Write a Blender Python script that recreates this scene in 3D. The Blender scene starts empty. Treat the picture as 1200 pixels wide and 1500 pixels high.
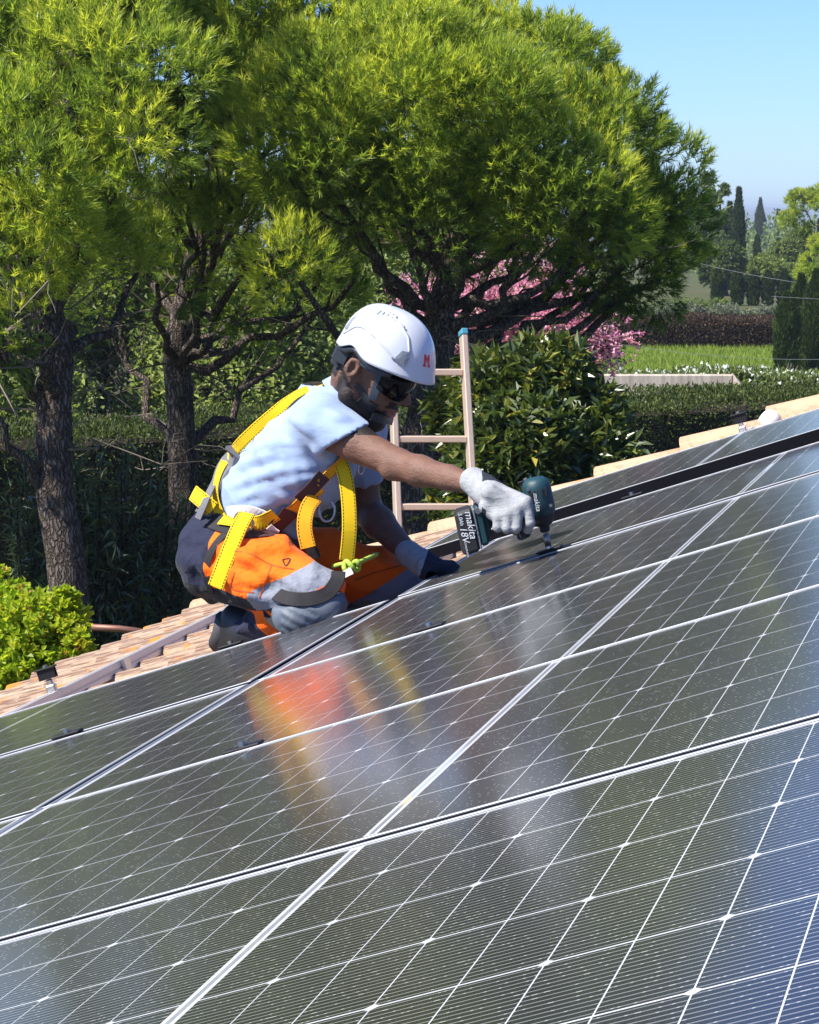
import bpy, math, random
import numpy as np
from mathutils import Vector, Matrix
from mathutils.bvhtree import BVHTree

scene = bpy.context.scene
COL = scene.collection
rad = math.radians
E = 4.6                                    # eye height above the garden
F_PX, CX, CY = 3740.0, 600.0, 750.0        # lens in pixels of a 1200 x 1500 frame
TH = rad(6.745)                            # camera looks this far down

# ---------------------------------------------------------------- camera, sky, sun
cam_d = bpy.data.cameras.new('camera')
cam = bpy.data.objects.new('camera', cam_d); COL.objects.link(cam)
cam.location = (0, 0, E); cam.rotation_euler = (math.pi/2 - TH, 0, 0)
cam_d.sensor_fit = 'HORIZONTAL'; cam_d.sensor_width = 36.0; cam_d.lens = 36.0*F_PX/1200.0
cam_d.clip_start = 0.05; cam_d.clip_end = 30000
scene.camera = cam

SUN_EL, SUN_AZ = rad(51), rad(-117)         # azimuth from +Y, clockwise positive
sun_to = Vector((math.sin(SUN_AZ)*math.cos(SUN_EL), math.cos(SUN_AZ)*math.cos(SUN_EL), math.sin(SUN_EL)))
world = bpy.data.worlds.new('World'); scene.world = world; world.use_nodes = True
wn = world.node_tree.nodes; wl = world.node_tree.links
for n_ in list(wn): wn.remove(n_)
wo = wn.new('ShaderNodeOutputWorld'); wb = wn.new('ShaderNodeBackground'); sk = wn.new('ShaderNodeTexSky')
sk.sky_type = 'NISHITA'; sk.sun_disc = False; sk.sun_elevation = SUN_EL; sk.sun_rotation = SUN_AZ
sk.air_density = 1.0; sk.dust_density = 0.15; sk.ozone_density = 2.5; sk.altitude = 100
wb.inputs['Strength'].default_value = 0.092
wm = wn.new('ShaderNodeMix'); wm.data_type = 'RGBA'; wm.blend_type = 'MULTIPLY'; wm.inputs[0].default_value = 1.0
wm.inputs[7].default_value = (0.46, 0.635, 1.04, 1)
wl.new(sk.outputs[0], wm.inputs[6]); wl.new(wm.outputs[2], wb.inputs[0]); wl.new(wb.outputs[0], wo.inputs[0])
sd = bpy.data.lights.new('sun', 'SUN'); sd.energy = 4.9; sd.angle = rad(0.53); sd.color = (1.0, 0.95, 0.86)
so = bpy.data.objects.new('sun', sd); COL.objects.link(so)
so.rotation_euler = sun_to.to_track_quat('Z', 'Y').to_euler()
vs = scene.view_settings
vs.view_transform = 'Standard'; vs.look = 'None'; vs.gamma = 1.0; vs.use_curve_mapping = False
vs.exposure = 1.06
scene.cycles.max_bounces = 6; scene.cycles.transparent_max_bounces = 8
scene.cycles.diffuse_bounces = 3; scene.cycles.glossy_bounces = 3; scene.cycles.transmission_bounces = 2
scene.cycles.use_denoising = True

# ---------------------------------------------------------------- mapping helpers
cT, sT = math.cos(TH), math.sin(TH)
def W(px, py, d):
    """point of the place seen at (px, py) of the 1200 x 1500 photograph, d metres along the view axis"""
    X = (px-CX)/F_PX; U = -(py-CY)/F_PX
    return np.array([X*d, (cT+U*sT)*d, E+(-sT+U*cT)*d])
def RAY(px, py):
    v = W(px, py, 1.0)-np.array([0, 0, E]); return v/np.linalg.norm(v)
PH, AL = rad(13.907), rad(18.267)          # ridge direction, roof pitch
NV = np.array([-math.sin(AL)*math.cos(PH), math.sin(AL)*math.sin(PH), math.cos(AL)])
BV = np.array([math.sin(PH), math.cos(PH), 0.0])
AV = np.array([math.cos(AL)*math.cos(PH), -math.cos(AL)*math.sin(PH), math.sin(AL)])
OR = -0.42213*NV + BV*2.58902 + AV*(-1.75570) + np.array([0, 0, E])
def R(a, b, h=0.0):
    """point on the roof: a up the slope, b along the eave, h above the glass of the panels"""
    return OR + AV*a + BV*b + NV*h
ROOFM = Matrix(((AV[0], BV[0], NV[0], 0), (AV[1], BV[1], NV[1], 0), (AV[2], BV[2], NV[2], 0), (0, 0, 0, 1)))
def roof_matrix(a, b, h=0.0, rz=0.0):
    return Matrix.Translation(Vector(R(a, b, h))) @ ROOFM @ Matrix.Rotation(rz, 4, 'Z')

# ---------------------------------------------------------------- object helpers
def mesh_np(name, v, f, smooth=False, mats=None, mi=None, attrs=None):
    """mesh from arrays; f is an (n,3) or (n,4) array, or a list of them"""
    v = np.asarray(v, dtype=np.float32).reshape(-1, 3)
    fl = f if isinstance(f, list) else [f]
    fl = [np.asarray(x, dtype=np.int32) for x in fl if len(x)]
    me = bpy.data.meshes.new(name)
    me.vertices.add(len(v)); me.vertices.foreach_set('co', v.ravel())
    tot = sum(x.size for x in fl); nf = sum(len(x) for x in fl)
    me.loops.add(tot); me.polygons.add(nf)
    me.loops.foreach_set('vertex_index', np.concatenate([x.ravel() for x in fl]))
    sizes = np.concatenate([np.full(len(x), x.shape[1], dtype=np.int32) for x in fl])
    starts = np.concatenate([[0], np.cumsum(sizes)[:-1]]).astype(np.int32)
    me.polygons.foreach_set('loop_start', starts); 
    me.polygons.foreach_set('use_smooth', np.full(nf, bool(smooth), dtype=bool))
    if mats:
        for m in mats: me.materials.append(m)
    if mi is not None: me.polygons.foreach_set('material_index', np.asarray(mi, dtype=np.int32))
    if attrs:
        for k, a in attrs.items():
            a = np.asarray(a, dtype=np.float32)
            dom = 'POINT' if len(a) == len(v) else 'FACE'
            at = me.attributes.new(k, 'FLOAT', dom); at.data.foreach_set('value', a.ravel())
    me.update(calc_edges=True); me.validate()
    return me
def obj(name, me, parent=None, mat=None, mw=None):
    o = bpy.data.objects.new(name, me); COL.objects.link(o)
    if mat is not None and me is not None and len(me.materials) == 0: me.materials.append(mat)
    if mw is not None: o.matrix_world = mw
    if parent is not None: o.parent = parent
    return o
def tag(o, label=None, cat=None, group=None, kind=None):
    if label: o['label'] = label
    if cat: o['category'] = cat
    if group: o['group'] = group
    if kind: o['kind'] = kind
    return o
def thing(name, label, cat, group=None, mw=None):
    o = bpy.data.objects.new(name, None); COL.objects.link(o); o.empty_display_size = 0.1
    if mw is not None: o.matrix_world = mw
    return tag(o, label, cat, group)
class MB:
    """collects simple solids into one mesh"""
    def __init__(s): s.v = []; s.f3 = []; s.f4 = []; s.n = 0
    def add(s, v, f):
        v = np.asarray(v, float); s.v.append(v)
        for q in f:
            q = [i+s.n for i in q]
            (s.f3 if len(q) == 3 else s.f4).append(q)
        s.n += len(v); return s
    def box(s, c, size, ax=None, bev=0.0):
        c = np.asarray(c, float); h = np.asarray(size, float)/2
        ax = np.eye(3) if ax is None else np.asarray(ax, float)
        if bev <= 0:
            p = [(x, y, z) for z in (-1, 1) for y in (-1, 1) for x in (-1, 1)]
            v = np.array(p)*h
            f = [(0,2,3,1),(4,5,7,6),(0,1,5,4),(2,6,7,3),(0,4,6,2),(1,3,7,5)]
        else:
            b = min(bev, h.min()*0.9); v = []; idx = {}
            for sx in (-1, 1):
                for sy in (-1, 1):
                    for sz in (-1, 1):
                        for k in range(3):
                            q = np.array([sx, sy, sz])*(h-b); q[k] = (sx, sy, sz)[k]*h[k]
                            idx[(sx, sy, sz, k)] = len(v); v.append(q)
            f = []
            I = lambda a, k: idx[(a[0], a[1], a[2], k)]
            for k in range(3):
                i, j = [(1, 2), (2, 0), (0, 1)][k]
                for sg in (-1, 1):
                    cs = []
                    for (p, q) in ((-1, -1), (1, -1), (1, 1), (-1, 1)):
                        a = [0, 0, 0]; a[k] = sg; a[i] = p; a[j] = q; cs.append(I(a, k))
                    f.append(tuple(cs if sg > 0 else cs[::-1]))
            for k in range(3):
                i, j = [(1, 2), (2, 0), (0, 1)][k]
                for p in (-1, 1):
                    for q in (-1, 1):
                        a = [0, 0, 0]; a[i] = p; a[j] = q
                        a0 = list(a); a0[k] = -1; a1 = list(a); a1[k] = 1
                        fc = (I(a0, i), I(a1, i), I(a1, j), I(a0, j))
                        f.append(fc if p*q < 0 else fc[::-1])
            for sx in (-1, 1):
                for sy in (-1, 1):
                    for sz in (-1, 1):
                        a = (sx, sy, sz); fc = (I(a, 0), I(a, 1), I(a, 2))
                        f.append(fc if sx*sy*sz > 0 else fc[::-1])
            v = np.array(v)
        return s.add(v@ax + c, f)
    def tube(s, pts, rads, n=8, cap=True):
        pts = np.asarray(pts, float); m = len(pts)
        rads = np.full(m, rads) if np.isscalar(rads) else np.asarray(rads, float)
        t = np.gradient(pts, axis=0); t /= np.linalg.norm(t, axis=1)[:, None]+1e-12
        u = np.cross(t[0], [0.31, 0.2, 0.93]); u /= np.linalg.norm(u)
        vv = []
        for i in range(m):
            u = u-t[i]*(u@t[i]); u /= np.linalg.norm(u)+1e-12; w = np.cross(t[i], u)
            a = np.arange(n)*2*math.pi/n
            vv.append(pts[i]+rads[i]*(np.cos(a)[:, None]*u+np.sin(a)[:, None]*w))
        f = []
        for i in range(m-1):
            for k in range(n):
                f.append((i*n+k, i*n+(k+1) % n, (i+1)*n+(k+1) % n, (i+1)*n+k))
        vv = np.concatenate(vv)
        if cap:
            vv = np.concatenate([vv, pts[:1], pts[-1:]])
            for k in range(n):
                f.append((m*n, (k+1) % n, k)); f.append((m*n+1, (m-1)*n+k, (m-1)*n+(k+1) % n))
        return s.add(vv, f)
    def prism(s, poly, z0, z1, M=None):
        """polygon (x,y) extruded z0..z1; M is a 3x3 of row axes plus origin"""
        n = len(poly); p = np.array(poly, float)
        v = np.concatenate([np.c_[p, np.full(n, z0)], np.c_[p, np.full(n, z1)], [[p[:, 0].mean(), p[:, 1].mean(), z0], [p[:, 0].mean(), p[:, 1].mean(), z1]]])
        f = [(i, (i+1) % n, n+(i+1) % n, n+i) for i in range(n)]
        f += [(2*n, (i+1) % n, i) for i in range(n)] + [(2*n+1, n+i, n+(i+1) % n) for i in range(n)]
        if M is not None: v = v@np.asarray(M[0])+np.asarray(M[1])
        return s.add(v, f)
    def mesh(s, name, smooth=False):
        fs = []
        if s.f4: fs.append(np.array(s.f4))
        if s.f3: fs.append(np.array(s.f3))
        return mesh_np(name, np.concatenate(s.v), fs, smooth)
    def build(s, name, mat, parent=None, smooth=False, mw=None):
        return obj(name, s.mesh(name, smooth), parent, mat, mw)

# ---------------------------------------------------------------- materials
class NT:
    def __init__(s, name):
        s.m = bpy.data.materials.new(name); s.m.use_nodes = True
        s.t = s.m.node_tree; s.n = s.t.nodes; s.l = s.t.links
        s.p = s.n['Principled BSDF']; s.out = s.n['Material Output']
    def node(s, ty, **kw):
        n = s.n.new(ty)
        for k, v in kw.items(): setattr(n, k, v)
        return n
    def link(s, a, b): s.l.new(a, b)
    def val(s, x, sock):
        if hasattr(x, 'is_output'): s.l.new(x, sock)
        else: sock.default_value = x
    def math(s, op, a, b=0.0, c=None):
        n = s.n.new('ShaderNodeMath'); n.operation = op
        s.val(a, n.inputs[0]); s.val(b, n.inputs[1])
        if c is not None: s.val(c, n.inputs[2])
        return n.outputs[0]
    def coord(s, which='Object', scale=None):
        tc = s.n.new('ShaderNodeTexCoord'); o = tc.outputs[which]
        if scale is not None:
            mp = s.n.new('ShaderNodeMapping'); mp.inputs['Scale'].default_value = scale
            s.l.new(o, mp.inputs['Vector']); o = mp.outputs[0]
        return o
    def noise(s, vec, scale, detail=4.0, rough=0.55, out='Fac'):
        n = s.n.new('ShaderNodeTexNoise'); n.inputs['Scale'].default_value = scale
        n.inputs['Detail'].default_value = detail; n.inputs['Roughness'].default_value = rough
        if vec is not None: s.l.new(vec, n.inputs['Vector'])
        return n.outputs[out]
    def ramp(s, fac, stops):
        r = s.n.new('ShaderNodeValToRGB'); s.val(fac, r.inputs[0]); e = r.color_ramp.elements
        while len(e) < len(stops): e.new(0.5)
        for i, (p, c) in enumerate(stops):
            e[i].position = p; e[i].color = (*c, 1) if len(c) == 3 else c
        return r.outputs[0]
    def mix(s, fac, a, b, mode='MIX'):
        n = s.n.new('ShaderNodeMix'); n.data_type = 'RGBA'; n.blend_type = mode
        s.val(fac, n.inputs[0])
        for x, k in ((a, 6), (b, 7)):
            if hasattr(x, 'is_output'): s.l.new(x, n.inputs[k])
            else: n.inputs[k].default_value = (*x, 1)
        return n.outputs[2]
    def attr(s, name):
        n = s.n.new('ShaderNodeAttribute'); n.attribute_name = name; return n.outputs['Fac']
    def bump(s, h, strength=0.3, dist=0.01, normal=None):
        n = s.n.new('ShaderNodeBump'); n.inputs['Strength'].default_value = strength; n.inputs['Distance'].default_value = dist
        s.l.new(h, n.inputs['Height'])
        if normal is not None: s.l.new(normal, n.inputs['Normal'])
        s.l.new(n.outputs[0], s.p.inputs['Normal']); return n.outputs[0]
    def set(s, **kw):
        names = {'col': 'Base Color', 'rough': 'Roughness', 'metal': 'Metallic', 'spec': 'Specular IOR Level', 'coat': 'Coat Weight', 'coatr': 'Coat Roughness', 'sheen': 'Sheen Weight', 'sss': 'Subsurface Weight'}
        for k, v in kw.items():
            i = s.p.inputs[names[k]]
            if hasattr(v, 'is_output'): s.l.new(v, i)
            elif k == 'col': i.default_value = (*v, 1)
            else: i.default_value = v
        return s.m
def plain(name, col, rough=0.5, metal=0.0, var=0.12, scale=30.0, bump=0.0, **kw):
    t = NT(name); c = t.coord(); nz = t.noise(c, scale, 5)
    t.set(col=t.mix(nz, tuple(x*(1-var) for x in col), tuple(min(1, x*(1+var)) for x in col)), rough=rough, metal=metal, **kw)
    if bump: t.bump(t.noise(c, scale*3, 3), bump, 0.004)
    return t.m
rng = np.random.default_rng(7); random.seed(7)

M = {}
M['alu'] = plain('aluminium', (0.62, 0.62, 0.62), 0.34, 1.0, 0.08, 60)
M['alu_matt'] = plain('mill_aluminium', (0.66, 0.63, 0.60), 0.45, 0.55, 0.1, 40)
M['black_metal'] = plain('black_anodised', (0.010, 0.010, 0.012), 0.55, 0.0, 0.2, 80, spec=0.25)
M['frame_side'] = plain('panel_frame', (0.008, 0.008, 0.011), 0.8, 0.0, 0.2, 50, spec=0.03)
M['frame_top'] = plain('panel_frame_lip', (0.26, 0.27, 0.29), 0.45, 0.6, 0.1, 50)
M['steel'] = plain('steel', (0.45, 0.45, 0.46), 0.3, 1.0, 0.15, 90)

# ================================================================= roof and house
t = NT('terracotta_tile'); oi = t.node('ShaderNodeObjectInfo'); c = t.coord()
gc = t.coord('Object', (3.0, 26.0, 26.0))
rib = t.noise(gc, 3.0, 4, 0.6); pat = t.noise(c, 9.0, 5, 0.6)
colr = t.mix(oi.outputs['Random'], (0.33, 0.215, 0.145), (0.40, 0.29, 0.205))
colr = t.mix(t.ramp(pat, [(0.40, (0, 0, 0)), (0.70, (0.7, 0.7, 0.7))]), colr, (0.43, 0.34, 0.25))
colr = t.mix(t.ramp(rib, [(0.40, (0.9, 0.9, 0.9)), (0.54, (0, 0, 0))]), colr, (0.15, 0.085, 0.06))
mp = t.node('ShaderNodeVectorMath', operation='ADD'); t.link(c, mp.inputs[0]); t.link(oi.outputs['Location'], mp.inputs[1])
lich = t.ramp(t.noise(mp.outputs[0], 7.0, 6, 0.65), [(0.58, (0, 0, 0)), (0.63, (1, 1, 1))])
colr = t.mix(lich, colr, (0.55, 0.20, 0.03))
gry = t.ramp(t.noise(mp.outputs[0], 13.0, 5, 0.7), [(0.62, (0, 0, 0)), (0.72, (0.6, 0.6, 0.6))])
colr = t.mix(gry, colr, (0.30, 0.26, 0.22))
t.set(col=colr, rough=0.9, spec=0.2); t.bump(t.math('ADD', rib, t.math('MULTIPLY', t.noise(c, 60, 4), 0.6)), 1.0, 0.012)
M['tile'] = t.m
t = NT('pale_tile'); c = t.coord(); pat = t.noise(c, 12.0, 6, 0.6)
colr = t.mix(pat, (0.45, 0.275, 0.165), (0.54, 0.365, 0.24)); st = t.noise(t.coord('Object', (2, 20, 20)), 5, 4)
colr = t.mix(t.ramp(st, [(0.3, (0.5, 0.5, 0.5)), (0.45, (0, 0, 0))]), colr, (0.40, 0.24, 0.15))
oi = t.node('ShaderNodeObjectInfo'); mp = t.node('ShaderNodeVectorMath', operation='ADD'); t.link(c, mp.inputs[0]); t.link(oi.outputs['Location'], mp.inputs[1])
colr = t.mix(t.ramp(t.noise(mp.outputs[0], 6.0, 6, 0.65), [(0.66, (0, 0, 0)), (0.7, (1, 1, 1))]), colr, (0.55, 0.22, 0.03))
colr = t.mix(t.ramp(t.noise(mp.outputs[0], 22.0, 6, 0.7), [(0.52, (0, 0, 0)), (0.66, (0.75, 0.75, 0.75))]), colr, (0.27, 0.20, 0.14))
t.set(col=colr, rough=0.9, spec=0.2); t.bump(t.noise(c, 50, 5), 0.9, 0.012); M['pale_tile'] = t.m
t = NT('render_wall'); c = t.coord(); t.set(col=t.mix(t.noise(c, 2, 5), (0.55, 0.42, 0.30), (0.62, 0.50, 0.38)), rough=0.9); t.bump(t.noise(c, 90, 4), 0.4, 0.005); M['house_wall'] = t.m

EAVE_A, TOP_A, VERGE_B, NEAR_B, TILE_H = -2.12, 3.6, 7.75, -5.0, -0.13
house = thing('house', 'low house with a terracotta tiled roof carrying rows of solar panels', 'house', mw=Matrix.Translation(Vector((0, 4.0, 0))))
hi = house.matrix_world.inverted()
def hpart(o, parent=None):
    """parent without moving"""
    mw = o.matrix_world.copy(); p = parent or house
    o.parent = p; o.matrix_parent_inverse = p.matrix_world.inverted(); o.matrix_world = mw; return o
rf = MB()
rf.add([R(EAVE_A+0.06, NEAR_B, TILE_H-0.045), R(TOP_A, NEAR_B, TILE_H-0.045), R(TOP_A, VERGE_B, TILE_H-0.045), R(EAVE_A+0.06, VERGE_B, TILE_H-0.045),
        R(EAVE_A+0.06, NEAR_B, TILE_H-0.2), R(TOP_A, NEAR_B, TILE_H-0.2), R(TOP_A, VERGE_B, TILE_H-0.2), R(EAVE_A+0.06, VERGE_B, TILE_H-0.2)],
       [(0,1,2,3),(7,6,5,4),(0,4,5,1),(1,5,6,2),(2,6,7,3),(3,7,4,0)])
roof = hpart(rf.build('roof', M['tile'])); bpy.context.view_layer.update()
# far slope beyond the ridge, so that the house is closed
wl_ = MB()
def drop(p, z=0.0): return np.array([p[0], p[1], z])
q = [R(EAVE_A+0.4, NEAR_B+0.3, TILE_H-0.2), R(TOP_A, NEAR_B+0.3, TILE_H-0.2), R(TOP_A, VERGE_B-0.15, TILE_H-0.2), R(EAVE_A+0.4, VERGE_B-0.15, TILE_H-0.2)]
wl_.add(q+[drop(x) for x in q], [(0,1,2,3),(0,4,5,1),(1,5,6,2),(2,6,7,3),(3,7,4,0)])
hpart(wl_.build('wall', M['house_wall'])); 
# one interlocking tile: a low barrel beside a flat pan, ribbed along its length
def tile_mesh(L=0.43, w=0.235):
    y = np.array([-0.5, -0.36, -0.30, -0.22, -0.10, 0.02, 0.14, 0.22, 0.30, 0.44, 0.5])*w*1.04
    z = np.array([0.0, 0.003, 0.016, 0.036, 0.052, 0.052, 0.036, 0.016, 0.004, 0.0, 0.008])
    n = len(y); th = 0.014; v = []
    for (x, dz) in ((0.0, 0.022), (L*0.5, 0.012), (L, 0.0)):
        v += [(x, y[i], z[i]+dz) for i in range(n)]
    for (x, dz) in ((0.0, 0.022), (L, 0.0)):
        v += [(x, y[i], z[i]+dz-th) for i in range(n)]
    f = []
    for r in range(2):
        f += [(r*n+i, (r+1)*n+i, (r+1)*n+i+1, r*n+i+1) for i in range(n-1)]
    f += [(i, i+1, 3*n+i+1, 3*n+i) for i in range(n-1)]
    f += [(2*n+i+1, 2*n+i, 4*n+i, 4*n+i+1) for i in range(n-1)]
    f += [(0, 3*n, 4*n, 2*n), (n-1, 3*n-1, 5*n-1, 4*n-1)]
    return mesh_np('roof_tile', v, np.array(f), False, [M['tile']])
tmeshes = []
tm = tile_mesh(); tmeshes.append(tm)
CW, CL = 0.235, 0.36
def roof_part(o, lab=None):
    o.parent = roof; o.matrix_parent_inverse = roof.matrix_world.inverted(); return o
ncol = 0
for ci in range(16):
    a = EAVE_A + ci*CL
    for cj in range(-6, 34):
        b = VERGE_B-0.12-cj*CW
        vis = (b > 2.9 and a < 3.2) or (a < -1.75 and b > -1.5)
        if b > 3.0 and b < 3.4 and a > -1.7: vis = False
        if not vis or b > VERGE_B-0.1: continue
        if a > -0.1 and b < 4.3 and a < 2.0: continue
        o = obj('roof_tile', tm)
        jit = rng.normal(0, 1, 4)
        wob = 0.012*math.sin(b*1.7+a)+0.006*jit[0]
        o.matrix_world = roof_matrix(a+0.006*jit[1], b+0.004*jit[2], TILE_H+wob-0.012, 0.012*jit[3]) @ Matrix.Rotation(rad(0.6)*jit[0], 4, 'X')
        roof_part(o)
# cap tiles bedded along the far verge, higher towards the ridge
def cap_mesh(L=0.44, r0=0.105, r1=0.088):
    v = []; n = 9
    for (x, r, dz) in ((0, r0, 0.02), (L*0.5, (r0+r1)/2, 0.01), (L, r1, 0)):
        for th_ in (0.0, 0.016):
            for k in range(n):
                g = math.pi*k/(n-1); v.append((x, math.cos(g)*(r-th_), math.sin(g)*(r-th_)*0.72+dz))
    f = []
    for s in range(2):
        o_ = s*2*n
        f += [(o_+k, o_+k+1, o_+2*n+k+1, o_+2*n+k) for k in range(n-1)]
        f += [(o_+n+k+1, o_+n+k, o_+3*n+k, o_+3*n+k+1) for k in range(n-1)]
    f += [(n+k, n+k+1, k+1, k) for k in range(n-1)] + [(4*n+k, 4*n+k+1, 5*n+k+1, 5*n+k) for k in range(n-1)]
    return mesh_np('verge_tile', v, np.array(f), True, [M['pale_tile']])
cm = cap_mesh()
for i in range(14):
    a = EAVE_A+0.02+i*0.37
    h = TILE_H+0.005+np.interp(a, [-2.2, -1.2, -0.6, 0.0, 0.8, 1.6], [-0.03, -0.01, 0.0, 0.02, 0.055, 0.065])
    o = obj('verge_tile', cm); o.matrix_world = roof_matrix(a, VERGE_B-0.03+0.01*math.sin(i*2.1), h, rad(1.2)*math.sin(i*1.3)); roof_part(o)
mb = MB()   # mortar bed under the caps
aa = np.linspace(EAVE_A+0.05, 3.4, 16)
hh = TILE_H+np.interp(aa, [-2.2, -1.2, -0.6, 0.0, 0.8, 1.6], [-0.03, -0.01, 0.0, 0.02, 0.055, 0.065])+0.01
vv = []
for a_, h_ in zip(aa, hh):
    vv += [R(a_, VERGE_B-0.11, TILE_H-0.05), R(a_, VERGE_B-0.10, h_), R(a_, VERGE_B+0.05, h_), R(a_, VERGE_B+0.055, TILE_H-0.2)]
mb.add(vv, [(4*i+k, 4*i+k+1, 4*i+k+5, 4*i+k+4) for i in range(15) for k in range(3)])
roof_part(mb.build('mortar_bed', M['house_wall']))

# ================================================================= solar panels
PW, PLEN, PT = 1.134, 1.762, 0.035       # along the eave, up the slope, frame depth
t = NT('solar_cell'); c = t.coord(); sx = t.node('ShaderNodeSeparateXYZ'); t.link(c, sx.inputs[0])
NB = 16.0; CWID = 0.1815
ph = t.math('FRACT', t.math('ADD', t.math('MULTIPLY', sx.outputs['Y'], NB/CWID), 0.5*0+0.0))
d0 = t.math('ABSOLUTE', t.math('SUBTRACT', ph, 0.5))
bus = t.math('LESS_THAN', d0, 0.095)
oi = t.node('ShaderNodeObjectInfo')
vm = t.node('ShaderNodeVectorMath', operation='ADD'); t.link(c, vm.inputs[0]); t.link(oi.outputs['Location'], vm.inputs[1])
wv = t.node('ShaderNodeTexWhiteNoise'); wv.noise_dimensions = '2D'
cell2 = t.node('ShaderNodeCombineXYZ')
t.link(t.math('FLOOR', t.math('MULTIPLY', sx.outputs['X'], 420.0)), cell2.inputs[0]); t.link(t.math('FLOOR', t.math('MULTIPLY', sx.outputs['Y'], NB/CWID)), cell2.inputs[1])
vm2 = t.node('ShaderNodeVectorMath', operation='ADD'); t.link(cell2.outputs[0], vm2.inputs[0]); t.link(oi.outputs['Location'], vm2.inputs[1])
t.link(vm2.outputs[0], wv.inputs['Vector'])
spark = t.math('GREATER_THAN', wv.outputs[0], 0.90)
buscol = t.mix(spark, (0.165, 0.165, 0.17), (0.33, 0.33, 0.32))
base = t.mix(t.noise(vm.outputs[0], 14, 3), (0.011, 0.010, 0.013), (0.017, 0.016, 0.020))
fing = t.math('GREATER_THAN', t.math('FRACT', t.math('MULTIPLY', sx.outputs['X'], 700.0)), 0.82)
base = t.mix(t.math('MULTIPLY', fing, 0.5), base, (0.05, 0.05, 0.05))
colr = t.mix(bus, base, buscol)
dust = t.ramp(t.noise(vm.outputs[0], 1500, 2, 0.5), [(0.62, (0, 0, 0)), (0.74, (1, 1, 1))])
colr = t.mix(t.math('MULTIPLY', dust, 0.08), colr, (0.5, 0.47, 0.42))
t.set(col=colr, rough=0.5, spec=0.0, coat=0.85, coatr=0.135); t.p.inputs['Coat IOR'].default_value = 1.42
M['cell'] = t.m
t = NT('backsheet_under_glass'); t.set(col=(0.54, 0.55, 0.57), rough=0.5, spec=0.0, coat=1.0, coatr=0.13); M['backsheet'] = t.m
# half cell: two corners clipped
hx, hy, ch = 0.0347, 0.0906, 0.008
def cell_mesh(flip):
    s = -1 if flip else 1
    p = [(-hx*s, -hy), (hx*s, -hy+0.0), (hx*s, hy), (-hx*s, hy)]
    p = [(-hx*s, -hy), (hx*s-ch*0.7*s, -hy), (hx*s, -hy+ch*0.7), (hx*s, hy-ch*0.7), (hx*s-ch*0.7*s, hy), (-hx*s, hy)]
    if flip: p = p[::-1]
    top = [(x, y, 0.00006) for x, y in p]; bot = [(x, y, 0.0) for x, y in p]
    v = top+bot; n = 6
    me = bpy.data.meshes.new('solar_cell'); me.from_pydata(v, [], [tuple(range(n))]+[(i, n+i, n+(i+1) % n, (i+1) % n) for i in range(n)])
    me.materials.append(M['cell']); me.shade_flat(); me.update(); return me
cms = [cell_mesh(False), cell_mesh(True)]
def frame_meshes():
    x0, x1, y0, y1 = 0, PLEN, 0, PW; lip, w = 0.0075, 0.002
    side = MB()
    for (c_, s_) in (((PLEN/2, 0.0015, -PT/2-0.001), (PLEN, 0.003, PT-0.002)), ((PLEN/2, PW-0.0015, -PT/2-0.001), (PLEN, 0.003, PT-0.002)),
                     ((0.0015, PW/2, -PT/2-0.001), (0.003, PW-0.006, PT-0.002)), ((PLEN-0.0015, PW/2, -PT/2-0.001), (0.003, PW-0.006, PT-0.002))):
        side.box(c_, s_)
    top = MB()
    top.box((PLEN/2, lip/2, -0.0005), (PLEN, lip, 0.003), bev=0.0008); top.box((PLEN/2, PW-lip/2, -0.0005), (PLEN, lip, 0.003), bev=0.0008)
    top.box((lip/2, PW/2, -0.0005), (lip, PW-2*lip, 0.003), bev=0.0008); top.box((PLEN-lip/2, PW/2, -0.0005), (lip, PW-2*lip, 0.003), bev=0.0008)
    bk = MB(); bk.box((PLEN/2, PW/2, -0.0035), (PLEN-0.01, PW-0.01, 0.005))
    for m_, k in ((side, 'side'), (top, 'top'), (bk, 'bk')): pass
    a = side.mesh('frame'); a.materials.append(M['frame_side'])
    b = top.mesh('frame_lip'); b.materials.append(M['frame_top'])
    c_ = bk.mesh('backsheet'); c_.materials.append(M['backsheet'])
    return a, b, c_
fm = frame_meshes()
ribm = MB().box((0, 0, 0.00005), (0.006, PW-0.05, 0.0001)).mesh('centre_ribbon')
M['ribbon'] = plain('tinned_ribbon', (0.30, 0.31, 0.34), 0.4, 0.0, 0.1, 60, coat=1.0); ribm.materials.append(M['ribbon'])
# cell layout in the panel: 6 across, 2 x 12 up the slope, a wider gap half way
cpos = []
for i in range(6):
    y = PW/2+(i-2.5)*0.1852
    for half in (0, 1):
        for k in range(12):
            x = PLEN/2+(0.008+0.0355+k*0.0710)*(1 if half else -1)
            cpos.append((x, y, k % 2 if half else (k+1) % 2))
def solar_panel(a, b, label, group=None, h=0.0, rot=(0, 0, 0), cells=True):
    r = thing('solar_panel', label, 'solar panel', group, roof_matrix(a, b, h) @ Matrix.Rotation(rot[0], 4, 'X') @ Matrix.Rotation(rot[1], 4, 'Y') @ Matrix.Rotation(rot[2], 4, 'Z'))
    f_ = obj('frame', fm[0], r); l_ = obj('frame_lip', fm[1], f_); bs = obj('laminate', fm[2], r)
    cr = obj('centre_ribbon', ribm, bs); cr.location = (PLEN/2, PW/2, -0.0009)
    if cells:
        for (x, y, fl) in cpos:
            o = obj('solar_cell', cms[fl], bs); o.location = (x, y, -0.0009)
    return r
ROWW = 1.152
rows = {-1: 'sixth', 0: 'nearest', 1: 'second', 2: 'third', 3: 'fourth', 4: 'fifth'}
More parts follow.
